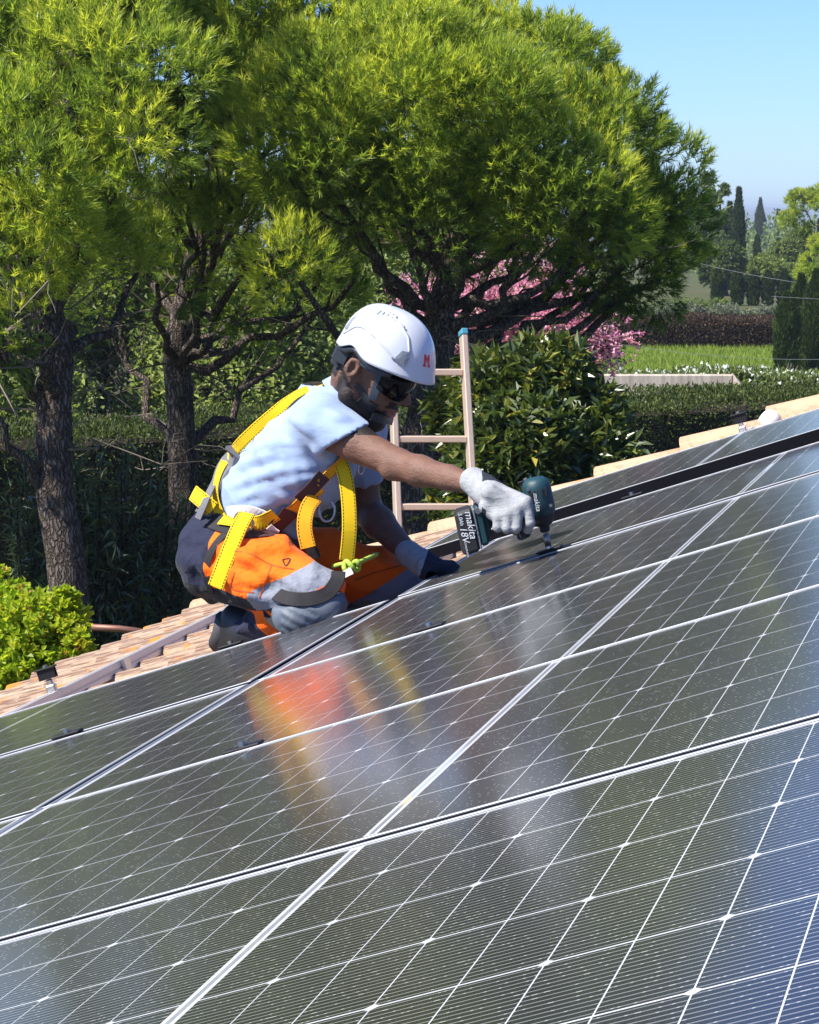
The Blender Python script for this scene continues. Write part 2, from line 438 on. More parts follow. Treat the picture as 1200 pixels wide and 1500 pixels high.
lab = {
 (-1, 1): 'dark solar panel at the bottom edge of the picture, right of the long seam',
 (-1, 0): 'dark solar panel at the bottom left corner of the picture',
 (0, 1): 'large solar panel in front at the bottom right, reflecting blue sky',
 (0, 0): 'solar panel at the lower left corner, in the nearest row',
 (1, 1): 'solar panel in second row from the front, with long yellow harness reflection',
 (1, 0): 'solar panel in second row from the front, cut off by the left edge',
 (2, 1): 'solar panel in third row, with the bright orange trouser reflection',
 (2, 0): 'solar panel in third row at the left, below the mid clamp',
 (3, 1): 'solar panel in fourth row, right of the kneeling man\'s knees, under the power tool',
 (3, 0): 'solar panel in fourth row, beside the man\'s boot and bare rail',
 (4, 1): 'farthest fixed solar panel, under the man\'s resting left hand'}
for r_ in range(-1, 5):
    for cI in (0, 1):
        if (r_, cI) not in lab: continue
        a = 0.006 if cI else -PLEN-0.012
        b = (r_-1)*ROWW+0.009
        jz = float(rng.normal(0, 0.0008))
        solar_panel(a, b, lab[(r_, cI)], 'fixed solar panels', h=jz-0.0, rot=(float(rng.normal(0, 0.0010)), float(rng.normal(0, 0.0008)), 0))
solar_panel(-0.27, 4.74, 'loose solar panel with a black frame side lying beyond the fixed rows', None, h=0.022, rot=(rad(0.10), rad(-0.2), rad(-0.3)))

# ================================================================= mounting rails and clamps
def rail(a, b0, b1, label):
    m = MB(); w, h = 0.038, 0.042; z0 = -PT-0.004
    poly = [(-w/2, z0-h), (w/2, z0-h), (w/2, z0-h*0.62), (w/2-0.004, z0-h*0.58), (w/2-0.004, z0-h*0.5), (w/2, z0-h*0.46), (w/2, z0), (0.006, z0), (0.006, z0-0.012), (-0.006, z0-0.012), (-0.006, z0), (-w/2, z0), (-w/2, z0-h*0.46), (-w/2+0.004, z0-h*0.5), (-w/2+0.004, z0-h*0.58), (-w/2, z0-h*0.62)]
    n = len(poly); v = []
    for b in (b0, b1):
        v += [R(a+x, b, z) for x, z in poly]
    f = [(i, (i+1) % n, n+(i+1) % n, n+i) for i in range(n)]
    m.add(v, f)
    r = thing('mounting_rail', label, 'rail', 'aluminium mounting rails', Matrix.Translation(Vector(R(a, b1, z0-h))))
    o = m.build('rail_profile', M['alu_matt']); hpart(o, r)
    # end cap plates and hook feet
    for b in np.arange(b1-0.5, max(b0, 2.8), -0.95):
        ax = np.array([AV, BV, NV]); k = MB()
        k.box(R(a+0.026, b, z0-h+0.012), (0.012, 0.05, 0.06), ax); k.box(R(a+0.055, b, z0-h-0.014), (0.085, 0.05, 0.008), ax)
        hpart(k.build('roof_hook', M['alu']), r)
    return r
rail(-1.35, -2.0, 7.3, 'bare aluminium rail over the tiles at the left, ending behind the boot')
rail(-0.43, -2.0, 7.42, 'aluminium rail whose end shows behind the power tool')
rail(0.43, -2.0, 7.5, 'aluminium rail ending at the white dome near the right edge')
rail(1.35, -2.0, 7.4, 'aluminium rail under the upper end of the right hand panels')
def clamp(a, b, h, label, bolt=0.0, standing=False):
    r = thing('mid_clamp' if not standing else 'waiting_clamp', label, 'clamp', 'panel clamps', roof_matrix(a, b, h))
    m = MB(); m.box((0, 0, 0.003), (0.064, 0.030, 0.005), bev=0.0015); m.box((0, -0.008, -0.014), (0.055, 0.003, 0.03)); m.box((0, 0.008, -0.014), (0.055, 0.003, 0.03))
    m.build('clamp_plate', M['black_metal'], r)
    k = MB(); an = np.arange(6)*math.pi/3
    k.prism([(0.0075*math.cos(x), 0.0075*math.sin(x)) for x in an], 0.0056, 0.013); 
    if standing: k.tube([(0, 0, -0.075), (0, 0, 0.004)], 0.004, 8)
    k.build('bolt', M['steel'], r)
    if standing:
        q = MB(); q.box((0, 0, -0.062), (0.03, 0.022, 0.03), bev=0.004); q.box((0, 0, -0.04), (0.02, 0.014, 0.02), bev=0.004); q.build('slider', M['alu'], r)
    return r
clamp(0.36, 1.152, 0.0015, 'black mid clamp on the seam between second and third rows')
clamp(0.385, 2.304, 0.0015, 'black mid clamp on the seam right of the orange trouser reflection')
clamp(-0.43, 2.304, 0.0015, 'black mid clamp on the seam at the left, below the bare rail')
clamp(0.41, 3.456, 0.0015, 'black mid clamp being tightened under the power tool bit')
clamp(-0.45, 3.47, 0.0015, 'black end clamp at the panel edge below the knee pad')
clamp(0.43, 4.618, 0.0015, 'black end clamp in the shadow of the loose panel frame')
clamp(-1.35, 4.36, 0.03, 'clamp standing on the bare rail, lower of two near the yellow green bush', standing=True)
clamp(-1.35, 6.05, 0.03, 'clamp standing on the bare rail, close behind the boot', standing=True)
clamp(0.43, 7.3, 0.03, 'clamp standing on the rail end beside the white dome', standing=True)
clamp(-0.43, 7.2, 0.03, 'clamp standing on the rail end behind the power tool', standing=True)

# ================================================================= ground
def zg(y):
    return float(np.interp(y, [0, 130, 500, 3000, 9000], [0, 0, -6, -40, -60]))
def GP(px, d, h=0.0):
    """x of a column of the photograph at depth y = d, standing on the ground"""
    return np.array([(px-CX)/F_PX*d*1.0069, d, zg(d)+h])
def HY(py, d):
    """height at depth d that shows at row py"""
    w = W(600, py, 1.0); return E+(w[2]-E)/w[1]*d
ys = np.concatenate([np.linspace(-40, 130, 35), np.geomspace(140, 9500, 40)]); xs = np.concatenate([-np.geomspace(4000, 20, 14), np.linspace(-15, 15, 9), np.geomspace(20, 4000, 14)])
gv = np.array([(x*(1 if y < 130 else y/130), y, zg(y)) for y in ys for x in xs]); nx = len(xs)
gf = np.array([(j*nx+i, j*nx+i+1, (j+1)*nx+i+1, (j+1)*nx+i) for j in range(len(ys)-1) for i in range(nx-1)])
t = NT('ground_earth_and_grass'); c = t.coord(); n1 = t.noise(c, 0.12, 6); n2 = t.noise(c, 1.6, 6, 0.65)
colr = t.mix(t.ramp(n1, [(0.4, (0, 0, 0)), (0.6, (1, 1, 1))]), (0.055, 0.075, 0.022), (0.10, 0.085, 0.045))
colr = t.mix(n2, colr, (0.06, 0.07, 0.025)); t.set(col=colr, rough=0.95, spec=0.1); t.bump(n2, 0.6, 0.1)
tag(obj('ground', mesh_np('ground', gv, gf, True, [t.m])), kind='structure')

# ================================================================= foliage helpers
def leaf_mat(name, cols, transl=0.35, gloss=0.0, rough=0.45, tcol=1.5):
    """cols: colour stops over the per-leaf value 'var'"""
    t = NT(name); v = t.attr('var')
    col = t.ramp(v, [(i/(len(cols)-1), c_) for i, c_ in enumerate(cols)])
    t.p.inputs['Base Color'].default_value = (0, 0, 0, 1); t.link(col, t.p.inputs['Base Color'])
    t.p.inputs['Roughness'].default_value = rough; t.p.inputs['Specular IOR Level'].default_value = gloss
    tr = t.node('ShaderNodeBsdfTranslucent'); br = t.node('ShaderNodeMix'); br.data_type = 'RGBA'; br.blend_type = 'MULTIPLY'
    br.inputs[0].default_value = 1.0; t.link(col, br.inputs[6]); br.inputs[7].default_value = (tcol, tcol*1.05, tcol*0.55, 1); br.clamp_result = True
    t.link(br.outputs[2], tr.inputs['Color'])
    ms = t.node('ShaderNodeMixShader'); ms.inputs[0].default_value = transl
    t.link(t.p.outputs[0], ms.inputs[1]); t.link(tr.outputs[0], ms.inputs[2]); t.link(ms.outputs[0], t.out.inputs[0])
    return t.m
def unit(v): return v/(np.linalg.norm(v, axis=-1, keepdims=True)+1e-9)
def rdir(n): return unit(rng.normal(size=(n, 3)))
def leaves(pos, dirs, L, Wd, fold=0.25, up=None):
    """folded diamond leaves: two triangles each"""
    n = len(pos); up = rdir(n) if up is None else unit(up+0.6*rdir(n))
    s = unit(np.cross(dirs, up)); nn = np.cross(s, dirs)
    L = np.asarray(L).reshape(-1, 1)*np.ones((n, 1)); Wd = np.asarray(Wd).reshape(-1, 1)*np.ones((n, 1))
    a = pos; tip = pos+dirs*L-nn*L*0.12
    l = pos+dirs*L*0.45+s*Wd*0.5+nn*Wd*fold; r = pos+dirs*L*0.45-s*Wd*0.5+nn*Wd*fold
    v = np.stack([a, l, tip, r], 1).reshape(-1, 3); i = np.arange(n)[:, None]*4
    return v, np.concatenate([i+np.array([[0, 1, 2]]), i+np.array([[0, 2, 3]])], 1).reshape(-1, 3)
def needles(pos, dirs, L, Wd):
    n = len(pos); s = unit(np.cross(dirs, rdir(n)))*np.asarray(Wd).reshape(-1, 1)*0.5
    v = np.stack([pos-s, pos+s, pos+dirs*np.asarray(L).reshape(-1, 1)], 1).reshape(-1, 3)
    return v, np.arange(n*3).reshape(-1, 3)
def leaf_obj(name, v, f, var, mat, parent=None):
    var = np.clip(var, 0, 1)
    k = len(f)//len(var)
    return obj(name, mesh_np(name, v, f, False, [mat], None, {'var': np.repeat(var, k)}), parent)
def limb(mb, p0, p1, r0, r1, n=6, sides=6, wob=0.06, sag=0.0):
    p0 = np.asarray(p0, float); p1 = np.asarray(p1, float); L = np.linalg.norm(p1-p0); tt = np.linspace(0, 1, n)
    pts = p0+(p1-p0)*tt[:, None]; off = rng.normal(0, wob*L, (n, 3))*np.sin(tt*math.pi)[:, None]; pts = pts+off
    pts[:, 2] += sag*L*np.sin(tt*math.pi)
    mb.tube(pts, r0+(r1-r0)*tt, sides, False); return pts
def bark(name, c1, c2, scale=8):
    t = NT(name); wv_ = t.coord('Object'); nv = t.noise(wv_, 9.0, 4, 0.6, 'Color'); av = t.node('ShaderNodeVectorMath', operation='MULTIPLY_ADD')
    t.link(nv, av.inputs[0]); av.inputs[1].default_value = (0.10, 0.10, 0.3); t.link(wv_, av.inputs[2])
    mp_ = t.node('ShaderNodeMapping'); mp_.inputs['Scale'].default_value = (1, 1, 0.22); t.link(av.outputs[0], mp_.inputs['Vector']); c = mp_.outputs[0]
    vz = t.node('ShaderNodeTexVoronoi'); vz.feature = 'DISTANCE_TO_EDGE'; vz.inputs['Scale'].default_value = scale*4.5
    t.link(c, vz.inputs['Vector']); n = t.noise(c, scale*2, 6, 0.7)
    e = t.ramp(vz.outputs['Distance'], [(0.0, (0, 0, 0)), (0.22, (1, 1, 1))])
    t.set(col=t.mix(e, tuple(x*0.55 for x in c1), t.mix(t.ramp(n, [(0.3, (0, 0, 0)), (0.7, (1, 1, 1))]), c1, c2)), rough=0.95, spec=0.1); t.bump(t.math('ADD', e, n), 0.9, 0.03); return t.m
M['pine_bark'] = bark('pine_bark', (0.10, 0.075, 0.060), (0.22, 0.18, 0.155))
M['twig'] = plain('dead_twig', (0.13, 0.105, 0.08), 0.9, 0, 0.3, 20)
M['dark_bark'] = bark('dark_bark', (0.06, 0.045, 0.035), (0.12, 0.09, 0.07))
M['needle'] = leaf_mat('pine_needle', [(0.060, 0.098, 0.024), (0.15, 0.215, 0.036), (0.285, 0.35, 0.050), (0.46, 0.475, 0.065)], 0.5, 0.35, 0.4, 1.7)

def pine(label, base, trunk_pts, r0, lobes, group='stone pines behind the roof', dens=1.0, nw=0.0084, nl=0.084, shoots=34, per=22, crown_var=0.0, twigs=60, trunk_r1=0.05, branchy=True):
    root = thing('stone_pine', label, 'pine tree', group, Matrix.Translation(Vector(base)))
    base = np.asarray(base, float)
    tp = np.asarray(trunk_pts, float)
    mb = MB(); tt = np.linspace(0, 1, len(tp)); ft = np.linspace(0, 1, 14)
    tpi = np.stack([np.interp(ft, tt, tp[:, k]) for k in range(3)], 1); tpi[1:-1] += rng.normal(0, 0.02, (12, 3))
    rr = r0+(trunk_r1-r0)*ft; rr[0] *= 1.25
    mb.tube(tpi-base, rr, 12, True); mb.build('trunk', M['pine_bark'], root, True)
    br = MB(); tw = MB(); P = []; D = []; V = []
    ctr = np.mean([l[0] for l in lobes], axis=0)
    for (c, rad_, bright) in lobes:
        c = np.asarray(c, float)
        # main limb leaves the trunk below the lobe
        k = int(np.clip(np.argmin(np.abs(tpi[:, 2]-(c[2]-rad_*1.2-0.35*np.linalg.norm(c[:2]-tpi[-1][:2])))), 4, 13))
        lp = limb(br, tpi[k]-base, c-np.array([0, 0, rad_*0.35])-base, rr[k]*0.42, 0.02, 8, 6, 0.035, -0.10)
        nc = int(17*dens*(rad_/0.7)**2)
        out = unit(c-ctr)
        dirs = rdir(nc*5); sc = dirs[:, 2]*0.45+dirs@out*0.4-dirs[:, 1]*0.45-dirs[:, 0]*0.1+rng.normal(0, 0.28, len(dirs))
        dirs = dirs[np.argsort(-sc)[:int(nc*2.6)]]; dirs = dirs[rng.permutation(len(dirs))[:nc]]
        cc = c+dirs*rad_*rng.uniform(0.60, 1.02, (nc, 1))*np.array([1.05, 1.05, 0.85])
        for i in range(nc):
            cr = rng.uniform(0.15, 0.28); ns = int(shoots*1.25*(cr/0.22)**2)
            o = unit(dirs[i]+np.array([0, 0, 0.35]))
            sd_ = unit(rdir(ns)+o*0.75); pos = cc[i]+sd_*cr*rng.uniform(0.72, 1.05, (ns, 1))
            ax = unit(sd_*0.7+o*0.35+np.array([0, 0, 0.45])+0.2*rdir(ns))
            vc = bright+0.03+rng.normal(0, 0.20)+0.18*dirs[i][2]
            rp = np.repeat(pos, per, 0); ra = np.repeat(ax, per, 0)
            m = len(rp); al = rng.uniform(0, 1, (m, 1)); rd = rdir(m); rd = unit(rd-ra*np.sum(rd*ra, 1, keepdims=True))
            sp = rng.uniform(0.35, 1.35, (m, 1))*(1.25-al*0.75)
            P.append(rp+ra*al*0.10); D.append(unit(ra+rd*sp)); V.append(vc+rng.normal(0, 0.14, m)+np.repeat(rng.normal(0, 0.12, ns), per)+(al[:, 0]-0.45)*0.34)  # sunlight put into the needle colour: lighter shoot tips, darker bases
            if i % 4 == 0 and branchy:
                st = lp[int(rng.integers(4, 8))]
                limb(br, st, cc[i]-base, 0.013, 0.004, 5, 4, 0.06, -0.04)
    P = np.concatenate(P)-base; D = np.concatenate(D); V = np.concatenate(V)
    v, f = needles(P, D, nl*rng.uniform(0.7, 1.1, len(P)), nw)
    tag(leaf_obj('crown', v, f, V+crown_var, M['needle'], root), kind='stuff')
    br.build('limbs', M['pine_bark'], root, True)
    # dead lower twigs
    if twigs:
        for _ in range(twigs):
            k = int(rng.integers(5, 13)); p = tpi[k]-base; d = rdir(1)[0]*np.array([1, 1, 0.35]); L = rng.uniform(0.6, 1.9)
            q = limb(tw, p, p+d*L, 0.010, 0.0025, 6, 3, 0.07, -0.05)
            for _k in range(5):
                s_ = q[int(rng.integers(2, 6))]; limb(tw, s_, s_+unit(d+0.9*rdir(1)[0])*rng.uniform(0.15, 0.55), 0.004, 0.0012, 4, 3, 0.08)
        tag(tw.build('dead_twigs', M['twig'], root), kind='stuff')
    return root
def LB(px, py, d, r, b=0.35): return (W(px, py, d), r, b)

# ---- the three pines
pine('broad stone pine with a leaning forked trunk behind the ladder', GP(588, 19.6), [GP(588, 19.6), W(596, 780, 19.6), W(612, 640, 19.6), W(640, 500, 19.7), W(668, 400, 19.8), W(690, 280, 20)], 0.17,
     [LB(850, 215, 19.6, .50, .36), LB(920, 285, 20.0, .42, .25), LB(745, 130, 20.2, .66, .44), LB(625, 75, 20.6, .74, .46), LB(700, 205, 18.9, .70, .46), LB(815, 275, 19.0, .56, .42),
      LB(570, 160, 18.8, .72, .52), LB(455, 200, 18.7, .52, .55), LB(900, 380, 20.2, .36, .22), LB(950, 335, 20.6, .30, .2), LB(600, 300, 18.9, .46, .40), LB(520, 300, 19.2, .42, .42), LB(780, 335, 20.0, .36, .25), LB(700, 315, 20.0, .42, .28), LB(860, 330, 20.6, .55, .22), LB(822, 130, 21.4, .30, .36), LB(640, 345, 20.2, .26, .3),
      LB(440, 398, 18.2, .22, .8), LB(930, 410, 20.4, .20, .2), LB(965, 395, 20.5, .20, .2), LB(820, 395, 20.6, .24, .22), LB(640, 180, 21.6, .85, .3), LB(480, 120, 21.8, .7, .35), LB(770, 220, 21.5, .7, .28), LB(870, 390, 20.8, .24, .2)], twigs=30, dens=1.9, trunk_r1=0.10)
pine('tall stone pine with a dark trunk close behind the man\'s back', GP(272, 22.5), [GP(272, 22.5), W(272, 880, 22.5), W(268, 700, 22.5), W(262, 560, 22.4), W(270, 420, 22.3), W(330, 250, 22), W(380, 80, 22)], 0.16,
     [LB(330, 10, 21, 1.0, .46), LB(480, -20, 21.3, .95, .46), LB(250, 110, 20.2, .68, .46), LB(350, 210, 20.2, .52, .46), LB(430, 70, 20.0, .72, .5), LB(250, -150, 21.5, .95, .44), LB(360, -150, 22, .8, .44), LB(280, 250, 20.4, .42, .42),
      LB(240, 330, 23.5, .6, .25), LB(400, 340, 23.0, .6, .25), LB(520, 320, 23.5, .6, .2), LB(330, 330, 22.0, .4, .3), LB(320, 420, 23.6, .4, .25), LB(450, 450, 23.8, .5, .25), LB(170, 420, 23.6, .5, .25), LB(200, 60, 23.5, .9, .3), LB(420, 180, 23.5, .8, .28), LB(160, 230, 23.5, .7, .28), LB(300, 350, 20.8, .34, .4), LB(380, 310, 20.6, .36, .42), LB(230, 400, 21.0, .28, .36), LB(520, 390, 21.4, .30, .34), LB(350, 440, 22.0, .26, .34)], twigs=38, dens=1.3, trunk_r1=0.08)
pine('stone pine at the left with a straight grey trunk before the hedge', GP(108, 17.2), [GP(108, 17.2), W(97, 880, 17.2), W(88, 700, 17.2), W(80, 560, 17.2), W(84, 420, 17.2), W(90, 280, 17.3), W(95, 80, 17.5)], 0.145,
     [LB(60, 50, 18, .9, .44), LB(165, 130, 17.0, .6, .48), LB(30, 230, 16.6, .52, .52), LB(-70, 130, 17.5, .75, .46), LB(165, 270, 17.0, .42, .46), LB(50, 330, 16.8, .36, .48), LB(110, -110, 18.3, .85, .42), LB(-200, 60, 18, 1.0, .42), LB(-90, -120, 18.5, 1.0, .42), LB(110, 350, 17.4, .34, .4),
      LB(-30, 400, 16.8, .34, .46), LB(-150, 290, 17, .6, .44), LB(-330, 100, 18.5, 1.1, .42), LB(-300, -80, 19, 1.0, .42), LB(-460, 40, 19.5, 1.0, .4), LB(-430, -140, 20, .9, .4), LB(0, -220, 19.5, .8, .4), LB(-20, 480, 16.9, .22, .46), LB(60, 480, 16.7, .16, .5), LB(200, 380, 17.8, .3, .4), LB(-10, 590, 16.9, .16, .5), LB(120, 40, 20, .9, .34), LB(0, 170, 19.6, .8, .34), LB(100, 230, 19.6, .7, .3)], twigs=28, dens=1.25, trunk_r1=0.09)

# ================================================================= hedges
def hedge_pts(n, p0, p1, thick, h, w_top=1.0, rough=0.08, sides=('front', 'top', 'end')):
    """points and outward normals on a clipped hedge from p0 to p1 (ground points), thick metres deep"""
    p0 = np.asarray(p0, float); p1 = np.asarray(p1, float); ax = unit(p1-p0); L = np.linalg.norm(p1-p0); back = np.array([-ax[1], ax[0], 0.0])
    if back[1] < 0: back = -back
    A1 = L*h; A2 = L*thick; k = rng.uniform(0, A1+A2, n)
    fr = k < A1; u = rng.uniform(0, L, n); w = np.where(fr, rng.uniform(0, h, n), h); dpt = np.where(fr, 0, rng.uniform(0, thick, n))
    nz = 0.5*np.sin(u*1.7+w*2.1)+0.5*np.sin(u*4.3+dpt*3.1+w*5)
    nrm = np.where(fr[:, None], -back, np.array([0, 0, 1.0]))
    pos = p0+ax*u[:, None]+back*dpt[:, None]+np.array([0, 0, 1.0])*w[:, None]+nrm*(nz*rough+rng.normal(0, rough*0.5, n))[:, None]
    return pos, nrm, (ax, back, L)
def hedge(name, label, p0, p1, thick, h, mat, n, leaf=(0.06, 0.03), core=(0.008, 0.012, 0.005), rough=0.08, cat='hedge', bright=0.5, seed_var=0.2):
    root = thing(name, label, cat, None, Matrix.Translation(Vector((np.asarray(p0)+np.asarray(p1))/2)))
    org = (np.asarray(p0, float)+np.asarray(p1, float))/2
    pos, nrm, (ax, back, L) = hedge_pts(n, p0, p1, thick, h, rough=rough)
    d = unit(nrm+rdir(n)*0.95+np.array([0, 0, 0.25])); v, f = leaves(pos-org, d, leaf[0]*rng.uniform(0.6, 1.3, n), leaf[1]*rng.uniform(0.7, 1.3, n))
    var = bright+rng.normal(0, seed_var, n)
    tag(leaf_obj('foliage', v, f, var, mat, root), kind='stuff')
    c = MB(); mid = (np.asarray(p0)+np.asarray(p1))/2+back*thick/2+np.array([0, 0, h/2-0.06])-org
    c.box(mid, (L, thick-0.2, h-0.12), np.array([ax, back, [0, 0, 1]])); c.build('branch_core', M['dark_bark'], root)
    return root
M['hedge_leaf'] = leaf_mat('hedge_leaf', [(0.025, 0.045, 0.012), (0.070, 0.095, 0.024), (0.17, 0.185, 0.045)], 0.25, 0.15, 0.5)
M['brown_leaf'] = leaf_mat('brown_hedge_leaf', [(0.035, 0.022, 0.016), (0.075, 0.048, 0.034), (0.15, 0.10, 0.06)], 0.2, 0.1, 0.6)
M['lime_leaf'] = leaf_mat('lime_leaf', [(0.14, 0.22, 0.015), (0.27, 0.36, 0.02), (0.42, 0.45, 0.04), (0.36, 0.16, 0.04)], 0.5, 0.25, 0.4, 1.6)
M['glossy_leaf'] = leaf_mat('glossy_leaf', [(0.025, 0.045, 0.012), (0.055, 0.085, 0.018), (0.13, 0.16, 0.03), (0.42, 0.34, 0.05)], 0.25, 0.6, 0.33, 1.5)
M['oleander_leaf'] = leaf_mat('oleander_leaf', [(0.03, 0.055, 0.025), (0.06, 0.09, 0.045), (0.10, 0.14, 0.07)], 0.25, 0.5, 0.35)
M['far_leaf'] = leaf_mat('far_leaf', [(0.055, 0.085, 0.025), (0.13, 0.175, 0.045), (0.28, 0.32, 0.09)], 0.35, 0.15, 0.5)
M['cypress_leaf'] = leaf_mat('cypress_leaf', [(0.022, 0.040, 0.014), (0.048, 0.078, 0.022), (0.13, 0.16, 0.04)], 0.2, 0.1, 0.6)
M['olive_leaf'] = leaf_mat('silver_leaf', [(0.10, 0.12, 0.075), (0.17, 0.19, 0.13), (0.26, 0.28, 0.20)], 0.25, 0.2, 0.5)
M['pink'] = leaf_mat('judas_flower', [(0.52, 0.18, 0.36), (0.68, 0.31, 0.50), (0.80, 0.52, 0.66)], 0.45, 0.05, 0.6, 1.2)
M['white_flower'] = leaf_mat('white_flower', [(0.6, 0.62, 0.5), (0.75, 0.75, 0.68), (0.8, 0.8, 0.75)], 0.3, 0.05, 0.6, 1.1)
M['grass'] = leaf_mat('grass_blade', [(0.10, 0.15, 0.025), (0.19, 0.26, 0.04), (0.30, 0.34, 0.08)], 0.4, 0.1, 0.6)

hedge('clipped_hedge', 'long dark clipped hedge with a sunlit top behind the pine trunks', GP(-260, 27.4), GP(1420, 36.5), 2.1, 2.03, M['hedge_leaf'], 72000, (0.055, 0.030), rough=0.07, bright=0.42)
# ---- lawn, low wall and further hedges on the right
lw = NT('lawn_grass'); c = lw.coord(); lw.set(col=lw.mix(lw.noise(c, 1.2, 6, 0.65), (0.13, 0.19, 0.035), (0.21, 0.25, 0.06)), rough=0.95, spec=0.1); lw.bump(lw.noise(c, 14, 5), 0.8, 0.08)
a0, a1 = GP(760, 53)[0], GP(1400, 53)[0]
tag(obj('lawn', mesh_np('lawn', [(a0, 53, .03), (a1, 53, .03), (GP(1300, 92)[0], 92, .03), (GP(760, 92)[0], 92, .03)], np.array([[0, 1, 2, 3]]), False, [lw.m])), kind='structure')
n = 26000; yy = rng.uniform(54, 88, n); pxs = rng.uniform(840, 1160, n)
pos = np.stack([(pxs-CX)/F_PX*yy, yy, np.full(n, .03)], 1); d = unit(rdir(n)*0.5+np.array([0, 0, 1.0])); v, f = needles(pos, d, rng.uniform(.10, .24, n), .035)
tag(leaf_obj('meadow_grass', v, f, rng.normal(.5, .22, n), M['grass']), 'rough green grass of the small meadow beyond the wall', 'grass', kind='stuff')
t = NT('stained_concrete'); c = t.coord(); st = t.noise(t.coord('Object', (6, 6, 0.5)), 2.0, 5, 0.6); st2 = t.noise(c, 1.1, 5, 0.6)
t.set(col=t.mix(t.ramp(st, [(0.35, (1, 1, 1)), (0.6, (0, 0, 0))]), (0.46, 0.40, 0.32), (0.30, 0.25, 0.20)), rough=0.9); t.bump(t.noise(c, 40, 4), 0.4, 0.01); M['concrete'] = t.m
w0, w1 = GP(850, 46), GP(1071, 46); th = HY(549, 46)
r_ = thing('garden_wall', 'low stained concrete wall with a sloping end behind the hedge', 'wall', None, Matrix.Translation(Vector(w1)))
m = MB(); m.box(((w0[0]-w1[0])/2, 0.12, th/2), (w1[0]-w0[0], 0.24, th), bev=0.02); m.build('wall_face', M['concrete'], r_)
m = MB(); e = 0.30; m.add([(0.004, 0, 0), (e, -0.25, 0), (e, -0.25, th-0.42), (0.004, 0, th+0.02), (0.004, .24, 0), (e+0.1, 0.0, 0), (e+0.1, 0.0, th-0.42), (0.004, .24, th+0.02)], [(0,1,2,3),(1,5,6,2),(5,4,7,6),(3,2,6,7),(0,3,7,4)]); m.build('sloping_end', M['concrete'], r_)
m = MB(); m.tube([(e+0.05, -0.27, th-0.5), (e+0.05, -0.42, th-0.5), (e+0.05, -0.42, th-0.62)], 0.025, 8); m.tube([(e-0.06, -0.3, th-0.44), (e+0.14, -0.3, th-0.44)], 0.02, 6); m.build('tap', M['alu'], r_)
fh = hedge('flowering_hedge', 'low green hedge speckled with white flowers behind the concrete wall', GP(840, 50), GP(1330, 50), 1.5, HY(557, 50), M['far_leaf'], 30000, (0.09, 0.05), rough=0.1, bright=0.5)
org = (np.asarray(GP(840, 50))+np.asarray(GP(1330, 50)))/2; pos, nrm, _ = hedge_pts(2600, GP(840, 50), GP(1330, 50), 1.5, HY(557, 50), rough=0.1)
v, f = leaves(pos-org+nrm*0.03, unit(nrm+rdir(len(pos))*0.8), 0.085, 0.085); tag(leaf_obj('blossom', v, f, rng.normal(.5, .3, len(pos)), M['white_flower'], fh), kind='stuff')
hedge('brown_hedge', 'long reddish brown clipped hedge at the far side of the meadow', GP(870, 85), GP(1150, 85), 2.6, HY(472, 85), M['brown_leaf'], 22000, (0.11, 0.06), rough=0.09, bright=0.45)

# ================================================================= shrubs and further trees
def blob_tree(name, label, cat, base, lobes, mat, n_per, leaf, trunk=True, flat=0.9, group=None, r0=0.08, bark_m=None, up=0.35, bright=0.45, vs_=0.2, shell=(0.55, 1.08), fold=0.25):
    """trunk, limbs and a crown of single leaves grouped in small sprays round several lobes"""
    base = np.asarray(base, float); root = thing(name, label, cat, group, Matrix.Translation(Vector(base)))
    br = MB(); P = []; D = []; V = []
    tops = np.mean([l[0] for l in lobes], axis=0); fork = base+(tops-base)*0.45; 
    if trunk: limb(br, [0, 0, 0], fork-base, r0, r0*0.6, 6, 7, 0.02)
    for (c, r, b) in lobes:
        c = np.asarray(c, float)
        if trunk: limb(br, fork-base, c-base, r0*0.5, r0*0.12, 6, 5, 0.05)
        ns = max(4, int(n_per*(r**2)/9)); dr = rdir(ns); rr = r*rng.uniform(*shell, (ns, 1))
        sc = c+dr*rr*np.array([1, 1, flat]); sr = r*rng.uniform(0.12, 0.28, ns)
        if trunk:
            for i in range(0, ns, max(1, ns//12)): limb(br, c-base, sc[i]-base, r0*0.14, r0*0.03, 4, 3, 0.06)
        rp = np.repeat(sc, 9, 0)+rdir(ns*9)*np.repeat(sr, 9)[:, None]*rng.uniform(0.2, 1, (ns*9, 1))
        P.append(rp); D.append(unit(np.repeat(dr, 9, 0)*0.5+rdir(ns*9)+np.array([0, 0, up]))); V.append(np.repeat(rng.normal(b, vs_*0.7, ns), 9)+rng.normal(0, vs_*0.6, ns*9))
    P = np.concatenate(P)-base; D = np.concatenate(D); V = np.concatenate(V); n = len(P)
    v, f = leaves(P, D, leaf[0]*rng.uniform(0.6, 1.25, n), leaf[1]*rng.uniform(0.7, 1.2, n), fold, up=np.tile([0, 0, 1.0], (n, 1)))
    tag(leaf_obj('crown', v, f, V+bright-0.45, mat, root), kind='stuff')
    if trunk: br.build('trunk', bark_m or M['dark_bark'], root, True)
    return root
